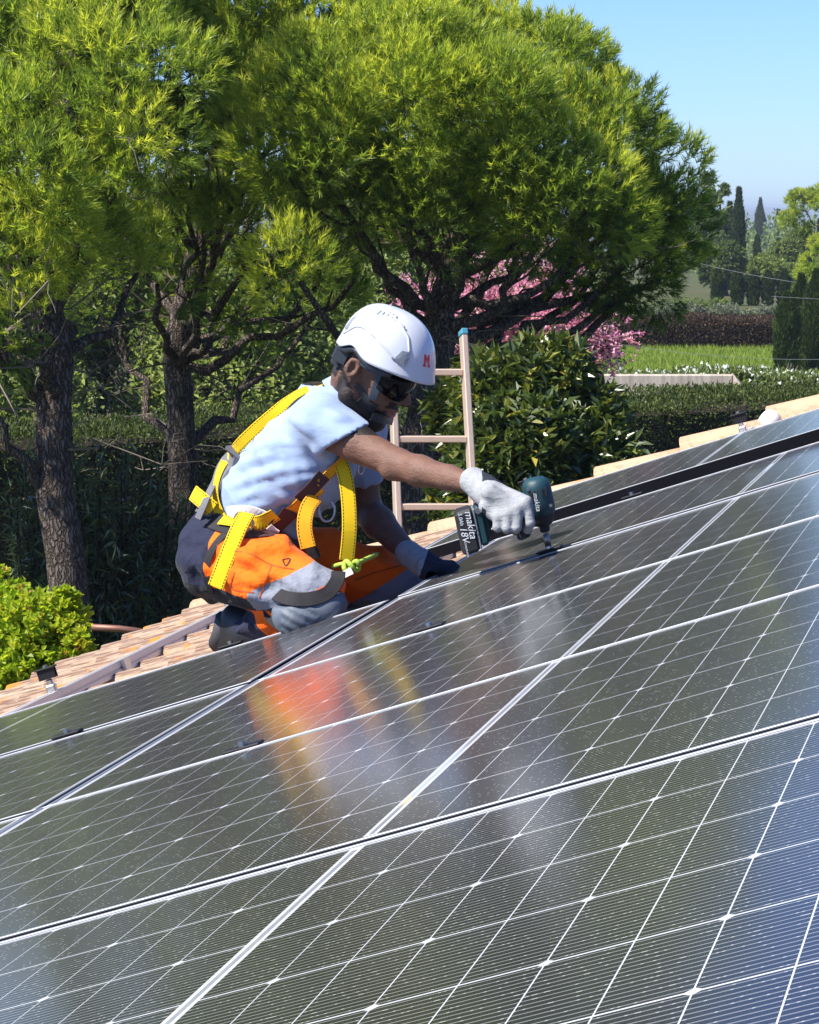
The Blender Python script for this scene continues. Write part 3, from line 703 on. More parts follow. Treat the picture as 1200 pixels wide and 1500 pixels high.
blob_tree('glossy_shrub', 'dense evergreen shrub with glossy broad leaves to the right of the ladder', 'shrub', GP(790, 17.0),
          [LB(740, 590, 16.9, .33, .42), LB(672, 610, 17.8, .22, .45), LB(800, 560, 17, .30, .48), LB(860, 620, 17, .26, .48), LB(770, 660, 16.7, .42, .40), LB(850, 690, 16.8, .36, .42), LB(712, 562, 17.3, .22, .5), LB(740, 710, 16.8, .38, .38), LB(800, 760, 16.9, .5, .36), LB(712, 650, 17.5, .3, .38), LB(690, 740, 17.6, .28, .36), LB(885, 660, 17.1, .18, .45)],
          M['glossy_leaf'], 30000, (0.105, 0.045), r0=0.07, vs_=0.24, up=0.2)
blob_tree('judas_tree', 'judas tree in pink blossom behind the pine limbs', 'flowering tree', GP(770, 27),
          [LB(770, 450, 27, .6, .5), LB(850, 485, 27, .38, .5), LB(690, 440, 27, .5, .5), LB(800, 520, 27, .5, .5), LB(885, 510, 27.2, .34, .5), LB(640, 460, 27.5, .45, .5), LB(720, 520, 27.5, .6, .45), LB(800, 420, 27.5, .4, .5)], M['pink'], 7500, (0.05, 0.042), r0=0.1, vs_=0.4, shell=(0.1, 1.25), up=0.5)
blob_tree('fresh_shrub', 'young yellow green shrub in sun below the left eave', 'shrub', GP(40, 10.6),
          [LB(40, 930, 10.5, .16, .42), LB(95, 940, 10.5, .10, .45), LB(20, 980, 10.4, .16, .42), LB(90, 900, 10.6, .085, .42), LB(0, 900, 10.7, .15, .42), LB(-40, 960, 10.6, .2, .4), LB(70, 1000, 10.5, .16, .4), LB(25, 880, 10.7, .07, .45), LB(115, 945, 10.4, .05, .5), LB(-10, 850, 10.8, .06, .5), LB(98, 880, 10.6, .045, .42)],
          M['lime_leaf'], 150000, (0.032, 0.026), r0=0.03, vs_=0.22, shell=(0.25, 1.25), up=0.6)
# oleander: long stems from the ground with whorls of lance leaves
def cane_shrub(label, base, n, h, spread, leafL, mat):
    base = np.asarray(base, float); root = thing('oleander_shrub', label, 'shrub', 'oleanders in the shade of the pines', Matrix.Translation(Vector(base))); st = MB(); P = []; D = []
    for i in range(n):
        d = rdir(1)[0]*np.array([1, 1, 0])*spread; L = h*rng.uniform(0.7, 1.05)
        q = limb(st, d*0.15, d*rng.uniform(0.5, 1)+np.array([0, 0, L]), 0.014, 0.006, 7, 4, 0.03)
        k = rng.integers(3, 7, 62); pos = q[k]+(q[np.minimum(k+0, 6)]-q[k-1])*rng.uniform(-1, 0, (62, 1)); P.append(pos)
        D.append(unit(rdir(62)+np.array([0, 0, 0.25])))
    P = np.concatenate(P); D = np.concatenate(D); m = len(P); v, f = leaves(P, D, leafL*rng.uniform(0.6, 1.2, m), leafL*0.2, 0.2, up=np.tile([0, 0, 1.0], (m, 1)))
    tag(leaf_obj('foliage', v, f, rng.normal(.45, .2, m), mat, root), kind='stuff'); tag(st.build('canes', M['dark_bark'], root), kind='stuff')
cane_shrub('oleander shrub with pale lance leaves left of the grey pine trunk', GP(75, 20.5), 46, 2.55, 0.45, 0.15, M['oleander_leaf'])
cane_shrub('oleander shrub between the two left pine trunks', GP(165, 20.8), 60, 2.6, 0.55, 0.15, M['oleander_leaf'])
cane_shrub('low oleander shrub at the foot of the dark pine trunk', GP(225, 21.3), 40, 2.3, 0.4, 0.15, M['oleander_leaf'])
# trees that close the view behind the pines
bgl = [('broad pale green tree far behind the left pine trunk', -40, 46, 430, 2.0), ('leafy tree seen through the pine limbs left of the dark trunk', 150, 50, 410, 2.0), ('leafy tree behind the man, seen through dead twigs', 330, 47, 420, 2.0), ('leafy tree seen left of the white helmet', 480, 52, 400, 2.0), ('pale leafy tree behind the pink blossom', 650, 56, 400, 2.1), ('leafy tree behind the right end of the pine limbs', 760, 60, 400, 1.6), ('leafy tree at the far left behind the pines', -220, 48, 400, 2.2), ('darker leafy tree far behind the helmet', 560, 66, 360, 2.2)]
for (lab_, px, d, py, r) in bgl:
    ls = [LB(px+rng.uniform(-90, 90), py+rng.uniform(-60, 170), d+rng.uniform(-1, 1), r*rng.uniform(.45, .8), rng.uniform(.45, .85)) for _ in range(9)]
    blob_tree('leafy_tree', lab_, 'tree', GP(px, d), ls, M['far_leaf'], 2000, (0.15, 0.095), r0=0.14, group='trees beyond the clipped hedge', up=0.2)
def cypress(label, px, d, top, wpx, n=5200, leaf=0.16, group='columnar cypresses', base_py=None, lean=0.0):
    b = GP(px, d); h = HY(top, d)-b[2]; r = wpx/F_PX*d/2; root = thing('cypress', label, 'cypress', group, Matrix.Translation(Vector(b)))
    u = rng.uniform(0, 1, n)**0.85; an = rng.uniform(0, 2*math.pi, n); prof = np.sin(np.clip(u, 0, 1)*math.pi*0.93+0.2)**0.55*np.where(u > 0.75, (1-u)/0.25*0.85+0.15, 1)
    prof = np.where(u < 0.5, np.maximum(prof, 0.8), prof)
    rr = r*prof*(0.8+0.16*np.sin(an*5+u*22)+0.1*np.sin(an*3-u*9))*rng.uniform(0.75, 1.05, n)
    pos = np.stack([np.cos(an)*rr, np.sin(an)*rr, u*h], 1); dd = unit(np.stack([np.cos(an)*0.5, np.sin(an)*0.5, np.full(n, 1.1)], 1)+rdir(n)*0.35)
    v, f = leaves(pos, dd, leaf*rng.uniform(0.6, 1.3, n), leaf*0.4); tag(leaf_obj('foliage', v, f, rng.normal(.42, .22, n), M['cypress_leaf'], root), kind='stuff')
    m = MB(); m.tube([(0, 0, -0.1), (0, 0, h*0.5), (0, 0, h*0.9)], [r*0.45, r*0.5, r*0.08], 8); m.build('trunk', M['dark_bark'], root)
cypress('broad dark cypress at the right edge, leftmost of the clump beside the meadow', 1148, 71, 432, 40, 9000, 0.14)
cypress('dark cypress in the middle of the clump at the right edge', 1168, 73, 405, 36, 8000, 0.14)
cypress('dark cypress near the right edge, tallest of its clump', 1190, 72, 398, 42, 8000, 0.14)
cypress('dark cypress cut by the right edge of the picture', 1222, 73, 392, 46, 6000, 0.14)
for px, lab_ in ((1047, 'clipped cypress, leftmost of the row beyond the meadow'), (1076, 'clipped cypress, second from the left of the row beyond the meadow'), (1099, 'clipped cypress, third from the left of the row beyond the meadow'), (1120, 'clipped cypress, fourth from the left of the row beyond the meadow'), (1143, 'clipped cypress, rightmost of the row beyond the meadow')):
    cypress(lab_, px, 124, 397+rng.uniform(-3, 3), 19, 2600, 0.2, 'row of clipped cypresses')
cypress('tall slim dark cypress standing against the sky', 1076, 165, 279, 17, 4000, 0.3, 'distant slim cypresses')
cypress('slim dark cypress beside the tall one, half hidden by the pine', 1063, 168, 300, 16, 3000, 0.3, 'distant slim cypresses')
cypress('small dark cypress below the hazy poplar', 1103, 190, 348, 9, 1800, 0.3, 'distant slim cypresses')
cypress('small dark cypress right of the hazy poplar', 1134, 200, 352, 9, 1800, 0.3, 'distant slim cypresses')
cypress('pale hazy poplar standing above the far woods', 1107, 420, 292, 19, 5000, 0.4, 'hazy poplars')
cypress('small hazy poplar far off, right of the larger one', 1132, 520, 308, 10, 2500, 0.45, 'hazy poplars')
blob_tree('gum_tree', 'tall loose grey green tree at the edge of the pine against the sky', 'tree', GP(1050, 150), [LB(1044, 290, 150, .6, .3), LB(1036, 330, 150, .8, .25), LB(1062, 278, 150, .35, .35), LB(1036, 262, 151, .5, .3), LB(1054, 320, 149, .5, .25), LB(1044, 365, 149, 1.0, .2), LB(1020, 310, 151, .9, .25)], M['far_leaf'], 3200, (0.24, 0.12), r0=0.25, shell=(0.2, 1.1))
for (lab_, px, py, d, r, b) in (('rounded bright green tree behind the clipped cypress row', 1105, 390, 150, 1.0, .75), ('bright green tree right of the clipped cypress row', 1140, 388, 148, .9, .7), ('dark green tree beside the gum tree trunk', 1060, 385, 145, 1.2, .3), ('grey green tree above the clipped cypress row, to the right', 1165, 370, 160, 1.2, .55)):
    blob_tree('round_tree', lab_, 'tree', GP(px, d), [LB(px+rng.uniform(-22, 22), py+rng.uniform(-10, 22), d+rng.uniform(-1, 1), r*rng.uniform(.5, .9), b) for _ in range(6)], M['far_leaf'], 3500, (0.22, 0.13), r0=0.15, group='trees beyond the meadow')
for (lab_, px, d, py, r) in (('low silvery shrub left in the row behind the brown hedge', 985, 99, 462, .45), ('low silvery shrub in the middle behind the brown hedge', 1040, 98, 460, .5), ('low silvery shrub beside the cypress clump', 1105, 99, 462, .5), ('green rounded bush above the silvery shrubs', 1030, 104, 452, .5)):
    blob_tree('silver_shrub', lab_, 'shrub', GP(px, d), [LB(px+x, py+rng.uniform(-4, 6), d+rng.uniform(-.4, .4), r*rng.uniform(.6, 1), .55) for x in (-30, -15, 0, 15, 30)], M['olive_leaf'] if 'silver' in lab_[:12] else M['far_leaf'], 6000, (0.13, 0.06), r0=0.03, group='shrubs behind the brown hedge', shell=(.2, 1.1))
bs = MB()
for i in range(60): limb(bs, [0, 0, 0], rdir(1)[0]*np.array([.45, .45, .3])+np.array([0, 0, .4]), .02, .006, 5, 3, .06)
o = bs.build('bare_shrub', M['twig'], None, mw=Matrix.Translation(Vector(GP(1147, 66)))); tag(o, 'leafless grey shrub at the foot of the cypress clump', 'shrub')
for (lab_, px, d, ty, lobes_) in (('umbrella pine on the skyline at the right edge', 1200, 112, 350, [(1190, 312, .95), (1165, 325, .6), (1215, 300, 1.0), (1180, 300, .6), (1240, 320, 1.0)]), ('bright pine at the right edge below the umbrella pine', 1225, 88, 440, [(1205, 395, .65), (1190, 420, .5), (1222, 370, .7), (1240, 420, .7)])):
    pine(lab_, GP(px, d), [GP(px, d), GP(px, d, 1.0), W(px, ty, d), W(px, ty-30, d)], 0.16, [LB(a, b, d+rng.uniform(-.4, .4), r, .45) for a, b, r in lobes_], 'distant pines', dens=.8, nw=.03, nl=.2, shoots=26, per=8, twigs=0, branchy=False)
# far woods, hills
n = 40000; dd = rng.uniform(300, 900, n); px = rng.uniform(960, 1330, n); clx = np.sin(px*0.19+dd*0.02)+np.sin(px*0.07-dd*0.05)
pos = np.stack([(px-CX)/F_PX*dd, dd, np.array([zg(q) for q in dd])+(3.6+2.2*clx)*rng.uniform(0, 1, n)**.5], 1)
v, f = leaves(pos, unit(rdir(n)+np.array([0, 0, .5])), rng.uniform(0.5, 1.0, n)*dd/500, 0.6); tag(leaf_obj('far_woods', v, f, rng.normal(.45, .2, n), M['far_leaf']), 'hazy belt of woods on the plain below the skyline', 'woods', kind='stuff')
t = NT('hill_scrub'); c = t.coord(); t.set(col=t.mix(t.noise(c, .004, 6), (0.05, 0.07, 0.035), (0.10, 0.11, 0.06)), rough=1.0, spec=0.0); M['hill'] = t.m
for (d, top, amp) in ((4200, 315, 2.5), (6000, 309, 2.0), (8000, 304.5, 2.5)):
    xs_ = np.linspace(-1, 1, 160)*d*0.6; v = []; 
    for i, x in enumerate(xs_):
        pxx = x/d*F_PX; hgt = HY(top-amp*(math.sin(pxx*.021+d)+.5*math.sin(pxx*.061+d*.7)+.3*math.sin(pxx*.17)), d)
        v += [(x, d-300, zg(d)-20), (x, d, hgt), (x, d+900, zg(d)-20)]
    tag(obj('hill', mesh_np('hill', v, np.array([(3*i+k, 3*i+3+k, 3*i+4+k, 3*i+1+k) for i in range(159) for k in (0, 1)]), True, [M['hill']])), kind='structure')
# overhead wires
def wire(label, p, q, sag, r=0.012):
    tt = np.linspace(0, 1, 24); p = np.asarray(p); q = np.asarray(q); pts = p+(q-p)*tt[:, None]; pts[:, 2] -= sag*4*tt*(1-tt)
    m = MB(); m.tube(pts, r, 5); tag(m.build('overhead_wire', M['wire']), label, 'wire', 'overhead wires')
M['wire'] = plain('cable', (0.25, 0.26, 0.26), 0.6)
wire('pale overhead wire crossing in front of the distant trees', W(960, 368, 95), W(1330, 428, 90), 0.3, .005)
wire('dark overhead wire crossing low over the meadow', W(840, 492, 58), W(1330, 520, 60), 0.28, .004)
wire('overhead wire crossing the cypress clump at the right', W(1130, 434, 60), W(1330, 442, 60), 0.02, .004)

# ================================================================= implicit surfaces (for the figure)
class SDF:
    def __init__(s, xs, ys, zs):
        s.ax = [np.asarray(xs), np.asarray(ys), np.asarray(zs)]
        s.V = np.full((len(xs), len(ys), len(zs)), 0.08, np.float32)
    def _win(s, lo, hi):
        ix = []
        for k in range(3):
            a = s.ax[k]; i0 = max(0, np.searchsorted(a, lo[k])-1); i1 = min(len(a), np.searchsorted(a, hi[k])+1); ix.append(slice(i0, i1))
        return tuple(ix)
    def _pts(s, w):
        return np.meshgrid(s.ax[0][w[0]], s.ax[1][w[1]], s.ax[2][w[2]], indexing='ij')
    def _comb(s, w, d, k, op):
        v = s.V[w]
        if op == 'add':
            h = np.clip(0.5+0.5*(v-d)/max(k, 1e-6), 0, 1); s.V[w] = (v*(1-h)+d*h-k*h*(1-h)).astype(np.float32)
        elif op == 'sub':
            h = np.clip(0.5-0.5*(v+d)/max(k, 1e-6), 0, 1); s.V[w] = (v*(1-h)-d*h+k*h*(1-h)).astype(np.float32)
    def cone(s, p, q, r0, r1, k=0.02, op='add'):
        p = np.asarray(p, float); q = np.asarray(q, float); m = 0.085+k; R_ = max(r0, r1)+m
        w = s._win(np.minimum(p, q)-R_, np.maximum(p, q)+R_)
        X, Y, Z = s._pts(w)
        if X.size == 0: return s
        ba = q-p; L2 = ba@ba+1e-12
        t = np.clip(((X-p[0])*ba[0]+(Y-p[1])*ba[1]+(Z-p[2])*ba[2])/L2, 0, 1)
        d = np.sqrt((X-p[0]-t*ba[0])**2+(Y-p[1]-t*ba[1])**2+(Z-p[2]-t*ba[2])**2)-(r0+(r1-r0)*t)
        s._comb(w, d, k, op); return s
    def chain(s, pts, rs, k=0.02):
        for i in range(len(pts)-1): s.cone(pts[i], pts[i+1], rs[i], rs[i+1], k)
        return s
    def ell(s, c, ax, r, k=0.02, op='add'):
        """ellipsoid: ax rows are its axes, r its radii"""
        c = np.asarray(c, float); ax = np.asarray(ax, float); r = np.asarray(r, float); R_ = r.max()+0.085+k
        w = s._win(c-R_, c+R_); X, Y, Z = s._pts(w)
        if X.size == 0: return s
        P = [((X-c[0])*a[0]+(Y-c[1])*a[1]+(Z-c[2])*a[2]) for a in ax]
        k0 = np.sqrt(sum((P[i]/r[i])**2 for i in range(3))); k1 = np.sqrt(sum((P[i]/r[i]**2)**2 for i in range(3)))+1e-9
        s._comb(w, k0*(k0-1)/k1, k, op); return s
    def plane_cut(s, p, n, lo, hi):
        """remove what lies on the +n side inside the window"""
        w = s._win(np.asarray(lo), np.asarray(hi)); X, Y, Z = s._pts(w); d = (X-p[0])*n[0]+(Y-p[1])*n[1]+(Z-p[2])*n[2]
        s.V[w] = np.maximum(s.V[w], d); return s
    def disp(s, fn):
        X, Y, Z = s._pts((slice(None),)*3); m = np.abs(s.V) < 0.05
        s.V[m] += fn(X[m], Y[m], Z[m]).astype(np.float32); return s
    def surface(s):
        V = s.V; nx, ny, nz = V.shape; ins = V < 0
        cx, cy, cz = nx-1, ny-1, nz-1
        cnt = np.zeros((cx, cy, cz), np.int8)
        for i in (0, 1):
            for j in (0, 1):
                for k in (0, 1): cnt += ins[i:cx+i, j:cy+j, k:cz+k]
        act = (cnt > 0) & (cnt < 8); I, J, K = np.nonzero(act); idx = np.full(act.shape, -1, np.int64); idx[I, J, K] = np.arange(len(I))
        acc = np.zeros((len(I), 3)); num = np.zeros(len(I)); co = [(i, j, k) for i in (0, 1) for j in (0, 1) for k in (0, 1)]
        ax = s.ax
        for a in co:
            for b in co:
                if sum(abs(a[t]-b[t]) for t in range(3)) != 1 or a > b: continue
                va = V[I+a[0], J+a[1], K+a[2]]; vb = V[I+b[0], J+b[1], K+b[2]]; m = (va < 0) != (vb < 0)
                t = np.where(m, va/(va-vb+1e-12), 0)
                pa = np.stack([ax[0][I+a[0]], ax[1][J+a[1]], ax[2][K+a[2]]], 1); pb = np.stack([ax[0][I+b[0]], ax[1][J+b[1]], ax[2][K+b[2]]], 1)
                acc += np.where(m[:, None], pa+(pb-pa)*t[:, None], 0); num += m
        v = acc/num[:, None]; faces = []
        for d in range(3):
            sl0 = [slice(None)]*3; sl1 = [slice(None)]*3; sl0[d] = slice(0, -1); sl1[d] = slice(1, None)
            A = ins[tuple(sl0)]; B = ins[tuple(sl1)]; i, j, k = np.nonzero(A != B); e1, e2 = (d+1) % 3, (d+2) % 3
            g = np.stack([i, j, k], 1); sh = np.array([cx, cy, cz])
            ok = (g[:, e1] > 0) & (g[:, e2] > 0) & (g[:, e1] < sh[e1]) & (g[:, e2] < sh[e2]); g = g[ok]; fl = A[i, j, k][ok]
            def cell(o1, o2):
                h = g.copy(); h[:, e1] -= o1; h[:, e2] -= o2; return idx[h[:, 0], h[:, 1], h[:, 2]]
            q = np.stack([cell(1, 1), cell(0, 1), cell(0, 0), cell(1, 0)], 1)
            q[~fl] = q[~fl][:, ::-1]; faces.append(q)
        return v, np.concatenate(faces)
def smooth_verts(v, f, it=1, lam=0.5):
    n = len(v); e = np.concatenate([f[:, [0, 1]], f[:, [1, 2]], f[:, [2, 3]], f[:, [3, 0]]]); deg = np.bincount(e[:, 0], minlength=n)+np.bincount(e[:, 1], minlength=n)
    for _ in range(it):
        a = np.zeros_like(v)
        for k in range(3): a[:, k] = np.bincount(e[:, 0], v[e[:, 1], k], n)+np.bincount(e[:, 1], v[e[:, 0], k], n)
        v = v+(a/deg[:, None]-v)*lam
    return v
def axis(lo, hi, step, fine=None, fstep=None):
    if fine is None: return np.arange(lo, hi+step, step)
    return np.unique(np.concatenate([np.arange(lo, fine[0], step), np.arange(fine[0], fine[1], fstep), np.arange(fine[1], hi+step, step)]).round(5))
def bvh_of(v, f): return BVHTree.FromPolygons([Vector(x) for x in v], [tuple(int(i) for i in q) for q in f])

# ================================================================= the man on the roof
PB = W(400, 930, 6.75)
person = thing('person', 'man in white helmet, light blue shirt and orange work trousers kneeling on the roof', 'person', None, Matrix.Translation(Vector(PB)))
def own(o, parent=None):
    p = parent or person; mw = o.matrix_world.copy(); o.parent = p; o.matrix_parent_inverse = p.matrix_world.inverted() if p is person else Matrix.Identity(4)
    return o
bpy.context.view_layer.update()
def pmesh(name, v, f, mats, smooth=True, attrs=None, parent=None, mi=None):
    """world-space arrays become a part of the person"""
    o = obj(name, mesh_np(name, np.asarray(v)-PB, f, smooth, mats, mi, attrs)); o.parent = parent or person
    return o
def pbuild(mb, name, mat, parent=None, smooth=False):
    return pmesh(name, np.concatenate(mb.v), ([np.array(mb.f4)] if mb.f4 else [])+([np.array(mb.f3)] if mb.f3 else []), [mat], smooth, None, parent)

# ---- joints: (column, row, depth)
J = dict(pelvis=W(335, 797, 6.75), abd=W(380, 735, 6.74), chest=W(446, 672, 6.70), upper=W(480, 630, 6.68), neck=W(508, 588, 6.62),
         rsh=W(470, 622, 6.50), rel=W(583, 680, 6.36), rwr=W(701, 711, 6.16), lsh=W(524, 626, 6.86), lel=W(535, 745, 6.95), lwr=W(603, 815, 6.76),
         rhip=W(320, 818, 6.62), rknee=W(462, 872, 6.43), rank=W(372, 925, 6.62), lhip=W(352, 802, 6.90), lknee=W(590, 858, 6.90), lank=W(470, 925, 7.05))
yv = np.array([0, 1.0, 0])
# ---- head frame
def frame(pitch, yaw):
    fw = np.array([math.cos(yaw)*math.cos(pitch), -math.sin(yaw)*math.cos(pitch), -math.sin(pitch)]); lt = np.cross(fw, [0, 0, 1]); lt /= np.linalg.norm(lt); return fw, lt, np.cross(lt, fw)
HF, HLt, HU = frame(rad(27), rad(20)); HS = 1.10
HO = W(520, 543, 6.44)-HLt*0.078*HS
def hp(x, y, z): return HO+(HF*x+HLt*y+HU*z)*HS
HAX = np.array([HF, HLt, HU])
lo = np.minimum.reduce([W(260, 960, 6.4), W(260, 960, 7.15), W(260, 440, 6.4)]); hi = np.maximum.reduce([W(720, 440, 7.15), W(720, 440, 6.1)])
fx = (HO[0]-0.02, HO[0]+0.165); fy = (HO[1]-0.13, HO[1]+0.10); fz = (HO[2]-0.19, HO[2]+0.04)
S = SDF(axis(lo[0], hi[0], .0085, fx, .0034), axis(6.05, 7.2, .0085, fy, .0038), axis(lo[2]-0.05, hi[2], .0085, fz, .0034))
# trunk and legs under the clothes
for s_ in (-.055, .055):
    S.chain([J['pelvis']+yv*s_, J['abd']+yv*s_*1.1, J['chest']+yv*s_*1.3, J['upper']+yv*s_], [.10, .105, .11, .09], .04)
S.cone(J['rsh'], J['lsh'], .06, .06, .04)
S.chain([J['rhip'], J['rknee'], J['rank']], [.095, .06, .045], .02); S.chain([J['lhip'], J['lknee'], J['lank']], [.095, .06, .045], .02)
# arms: deltoid, upper arm, elbow, forearm belly, wrist
r1 = J['rsh']+(J['rel']-J['rsh'])*0.45; r2 = J['rel']+(J['rwr']-J['rel'])*0.28; r3 = J['rel']+(J['rwr']-J['rel'])*0.65
S.chain([J['rsh'], r1, J['rel']], [.056, .046, .038], .02); S.chain([J['rel'], r2+np.array([0, 0, -.002]), r3, J['rwr']], [.037, .0375, .030, .0245], .015)
S.cone(J['rel']+np.array([.004, -.01, -.012]), J['rel']+np.array([-.02, -.005, -.016]), .026, .024, .012)
S.cone(r1+np.array([0, -.01, -.008]), r1+np.array([.05, -.02, -.03]), .036, .030, .015)
l1 = J['lsh']+(J['lel']-J['lsh'])*0.5; l2 = J['lel']+(J['lwr']-J['lel'])*0.3
S.chain([J['lsh'], l1, J['lel']], [.06, .048, .042], .02); S.chain([J['lel'], l2, J['lwr']], [.042, .042, .027], .02)
# neck and head
S.chain([J['upper'], W(512, 588, 6.61), hp(-.022, 0, -.03)], [.07, .057, .057], .03)
S.ell(hp(.005, 0, .045), HAX, np.array([.097, .077, .090])*HS, .01)
S.ell(hp(.045, 0, -.015), HAX, np.array([.055, .062, .075])*HS, .02)
S.cone(hp(.050, 0, -.055), hp(.062, 0, -.088), .042*HS, .030*HS, .02)                 # lower face to chin
S.cone(hp(.078, .008, -.104), hp(.078, -.008, -.104), .019*HS, .019*HS, .015)          # chin
for sg in (-1, 1):
    S.cone(hp(.005, sg*.056, -.062), hp(.062, sg*.020, -.100), .021*HS, .018*HS, .02)   # jaw line
    S.cone(hp(.002, sg*.060, -.02), hp(.005, sg*.056, -.062), .018*HS, .021*HS, .02)
    S.ell(hp(.072, sg*.043, -.008), HAX, np.array([.022, .020, .018])*HS, .012)          # cheekbone
    S.cone(hp(.090, sg*.008, .034), hp(.078, sg*.045, .032), .012*HS, .011*HS, .01)      # brow
    S.ell(hp(.090, sg*.030, .012), HAX, np.array([.014, .016, .011])*HS, .008, 'sub')    # eye socket
    S.ell(hp(.076, sg*.031, .013), HAX, np.array([.0125, .0125, .0125])*HS, .002)        # eyeball
    S.ell(hp(.106, sg*.0125, -.028), HAX, np.array([.012, .0085, .009])*HS, .004)        # nostril wing
    S.cone(hp(.088, sg*.026, -.040), hp(.094, sg*.016, -.032), .008*HS, .008*HS, .008)   # nasolabial
    # ear: rim, lobe, hollow
    S.ell(hp(-.008, sg*.080, .002), np.array([HF*.97-HU*.2, HLt, HU*.97+HF*.2]), np.array([.0185, .011, .033])*HS, .006)
    S.ell(hp(-.004, sg*.090, .006), np.array([HF, HLt, HU]), np.array([.009, .009, .017])*HS, .004, 'sub')
    S.cone(hp(-.016, sg*.086, .018), hp(-.018, sg*.087, -.004), .0055*HS, .005*HS, .004)
    S.ell(hp(-.002, sg*.080, -.028), HAX, np.array([.009, .007, .010])*HS, .004)
S.cone(hp(.094, 0, .024), hp(.117, 0, -.018), .0085*HS, .0105*HS, .008)                 # nose bridge
S.ell(hp(.119, 0, -.022), HAX, np.array([.013, .0115, .0105])*HS, .006)
S.ell(hp(.094, 0, -.052), HAX, np.array([.013, .026, .014])*HS, .01)                    # muzzle
S.cone(hp(.103, .014, -.054), hp(.103, -.014, -.054), .0068*HS, .0068*HS, .004); S.cone(hp(.106, .004, -.053), hp(.106, -.004, -.053), .007*HS, .007*HS, .004)
S.cone(hp(.101, .013, -.067), hp(.101, -.013, -.067), .0072*HS, .0072*HS, .004)
S.cone(hp(.112, .022, -.0605), hp(.112, -.022, -.0605), .0028*HS, .0028*HS, .003, 'sub')
bv, bf = S.surface(); bv = smooth_verts(bv, bf, 1, 0.4)
q = (bv-HO)/HS; lx, ly, lz = q@HF, np.abs(q@HLt), q@HU
beard = np.clip(np.minimum.reduce([(-.055-lz+np.clip((.03-lx)*1.1, 0, .075))*60, (lz+.16)*60, (lx+.045)*60, (.16-lx)*60]), -1, 1)
beard[(lx < .02) & (lz > .02)] = -1; must = np.clip((.011-np.abs(lz+.0425))*220, -1, 1); must[(lx < .08) | (ly > .032)] = -1
lips = np.clip((.0115-np.abs(lz+.061))*150, -1, 1); lips[(lx < .094) | (ly > .023)] = -1
near = (np.linalg.norm(q, axis=1) < .2)
beard = np.where(near, np.maximum(beard, must), -1); beard[lips > 0] = -1; lips = np.where(near, lips, -1)
hairm = np.where(near & (lx < .012) & (lz > -.045) & ((ly < .072) | (lz > .04)), 1.0, -1.0); hairm[(lx > -.045) & (lz < .0)] = -1
beard = np.maximum(beard, hairm*0.8)
t = NT('skin'); c = t.coord(); n1 = t.noise(c, 28, 5, .6); sk_ = t.mix(n1, (0.118, 0.060, 0.040), (0.20, 0.106, 0.074))
sk_ = t.mix(t.math('MULTIPLY', t.math('GREATER_THAN', t.attr('lips'), 0.0), 0.7), sk_, (0.26, 0.10, 0.085))
st = t.math('GREATER_THAN', t.math('ADD', t.attr('beard'), t.math('MULTIPLY', t.math('SUBTRACT', t.noise(c, 420, 2), .5), 2.4)), 0.42)
t.set(col=t.mix(st, sk_, (0.022, 0.016, 0.014)), rough=0.55, spec=0.3, sss=0.06); t.p.inputs['Subsurface Radius'].default_value = (.012, .005, .003)
t.bump(t.math('ADD', t.noise(c, 260, 3), t.math('MULTIPLY', t.noise(t.coord('Object', (26, 26, 60)), 1.0, 5, .65), 2.5)), 0.4, 0.005); M['skin'] = t.m
body = pmesh('body', bv, bf, [M['skin']], True, {'beard': beard, 'lips': lips})
BODY = bvh_of(bv, bf)

# ---- shirt
def cloth(name, col, rough=0.85, fold=0.5, fs=(7, 7, 7), var=0.1, weave=600):
    t = NT(name); c = t.coord(); f1 = t.noise(t.coord('Object', fs), 2.2, 3, 0.5)
    t.set(col=t.mix(t.noise(c, 6, 4), tuple(x*(1-var) for x in col), tuple(min(1, x*(1+var)) for x in col)), rough=rough, spec=0.15, sheen=0.15)
    t.bump(t.math('ADD', t.math('MULTIPLY', f1, 1.0), t.math('MULTIPLY', t.noise(c, weave, 2), 0.03)), fold, 0.02); return t
S = SDF(axis(lo[0], W(570, 0, 6.9)[0], .006), axis(6.30, 7.1, .0075), axis(W(0, 810, 6.8)[2], W(0, 555, 6.8)[2], .006))
for s_ in (-.06, .06):
    S.chain([J['pelvis']+yv*s_+np.array([.02, 0, .04]), J['abd']+yv*s_*1.1, J['chest']+yv*s_*1.35, J['upper']+yv*s_*1.1], [.106, .119, .126, .106], .05)
S.cone(J['rsh']+np.array([0, 0, .005]), J['lsh'], .074, .074, .05)
S.chain([J['upper']+np.array([-.012, 0, .0]), W(492, 592, 6.63), W(512, 584, 6.61)], [.105, .088, .070], .05)
le = J['lsh']+(J['lel']-J['lsh'])*0.5; S.cone(J['lsh'], le, .074, .066, .03)
def folds(X, Y, Z):
    p = (X-J['pelvis'][0])*.62+(Z-J['pelvis'][2])*.785; g = -(X-J['pelvis'][0])*.785+(Z-J['pelvis'][2])*.62
    a = np.arctan2(g+.35, p-.05); w = np.clip((.40-p)/.28, 0, 1)
    return .017*w*(np.abs(np.sin(a*20+3*np.sin(p*9)+Y*4))-.5)-.004*np.clip(1-np.abs(p-.06)/.05, 0, 1)*np.sin(g*70+Y*20)
S.disp(folds)
ud = (J['rel']-J['rsh'])/np.linalg.norm(J['rel']-J['rsh'])
S2 = SDF(*S.ax); S2.cone(J['rsh'], W(520, 656, 6.44), .076, .070, .01); S2.disp(lambda X, Y, Z: .003*np.sin(X*40+Z*38+Y*30))
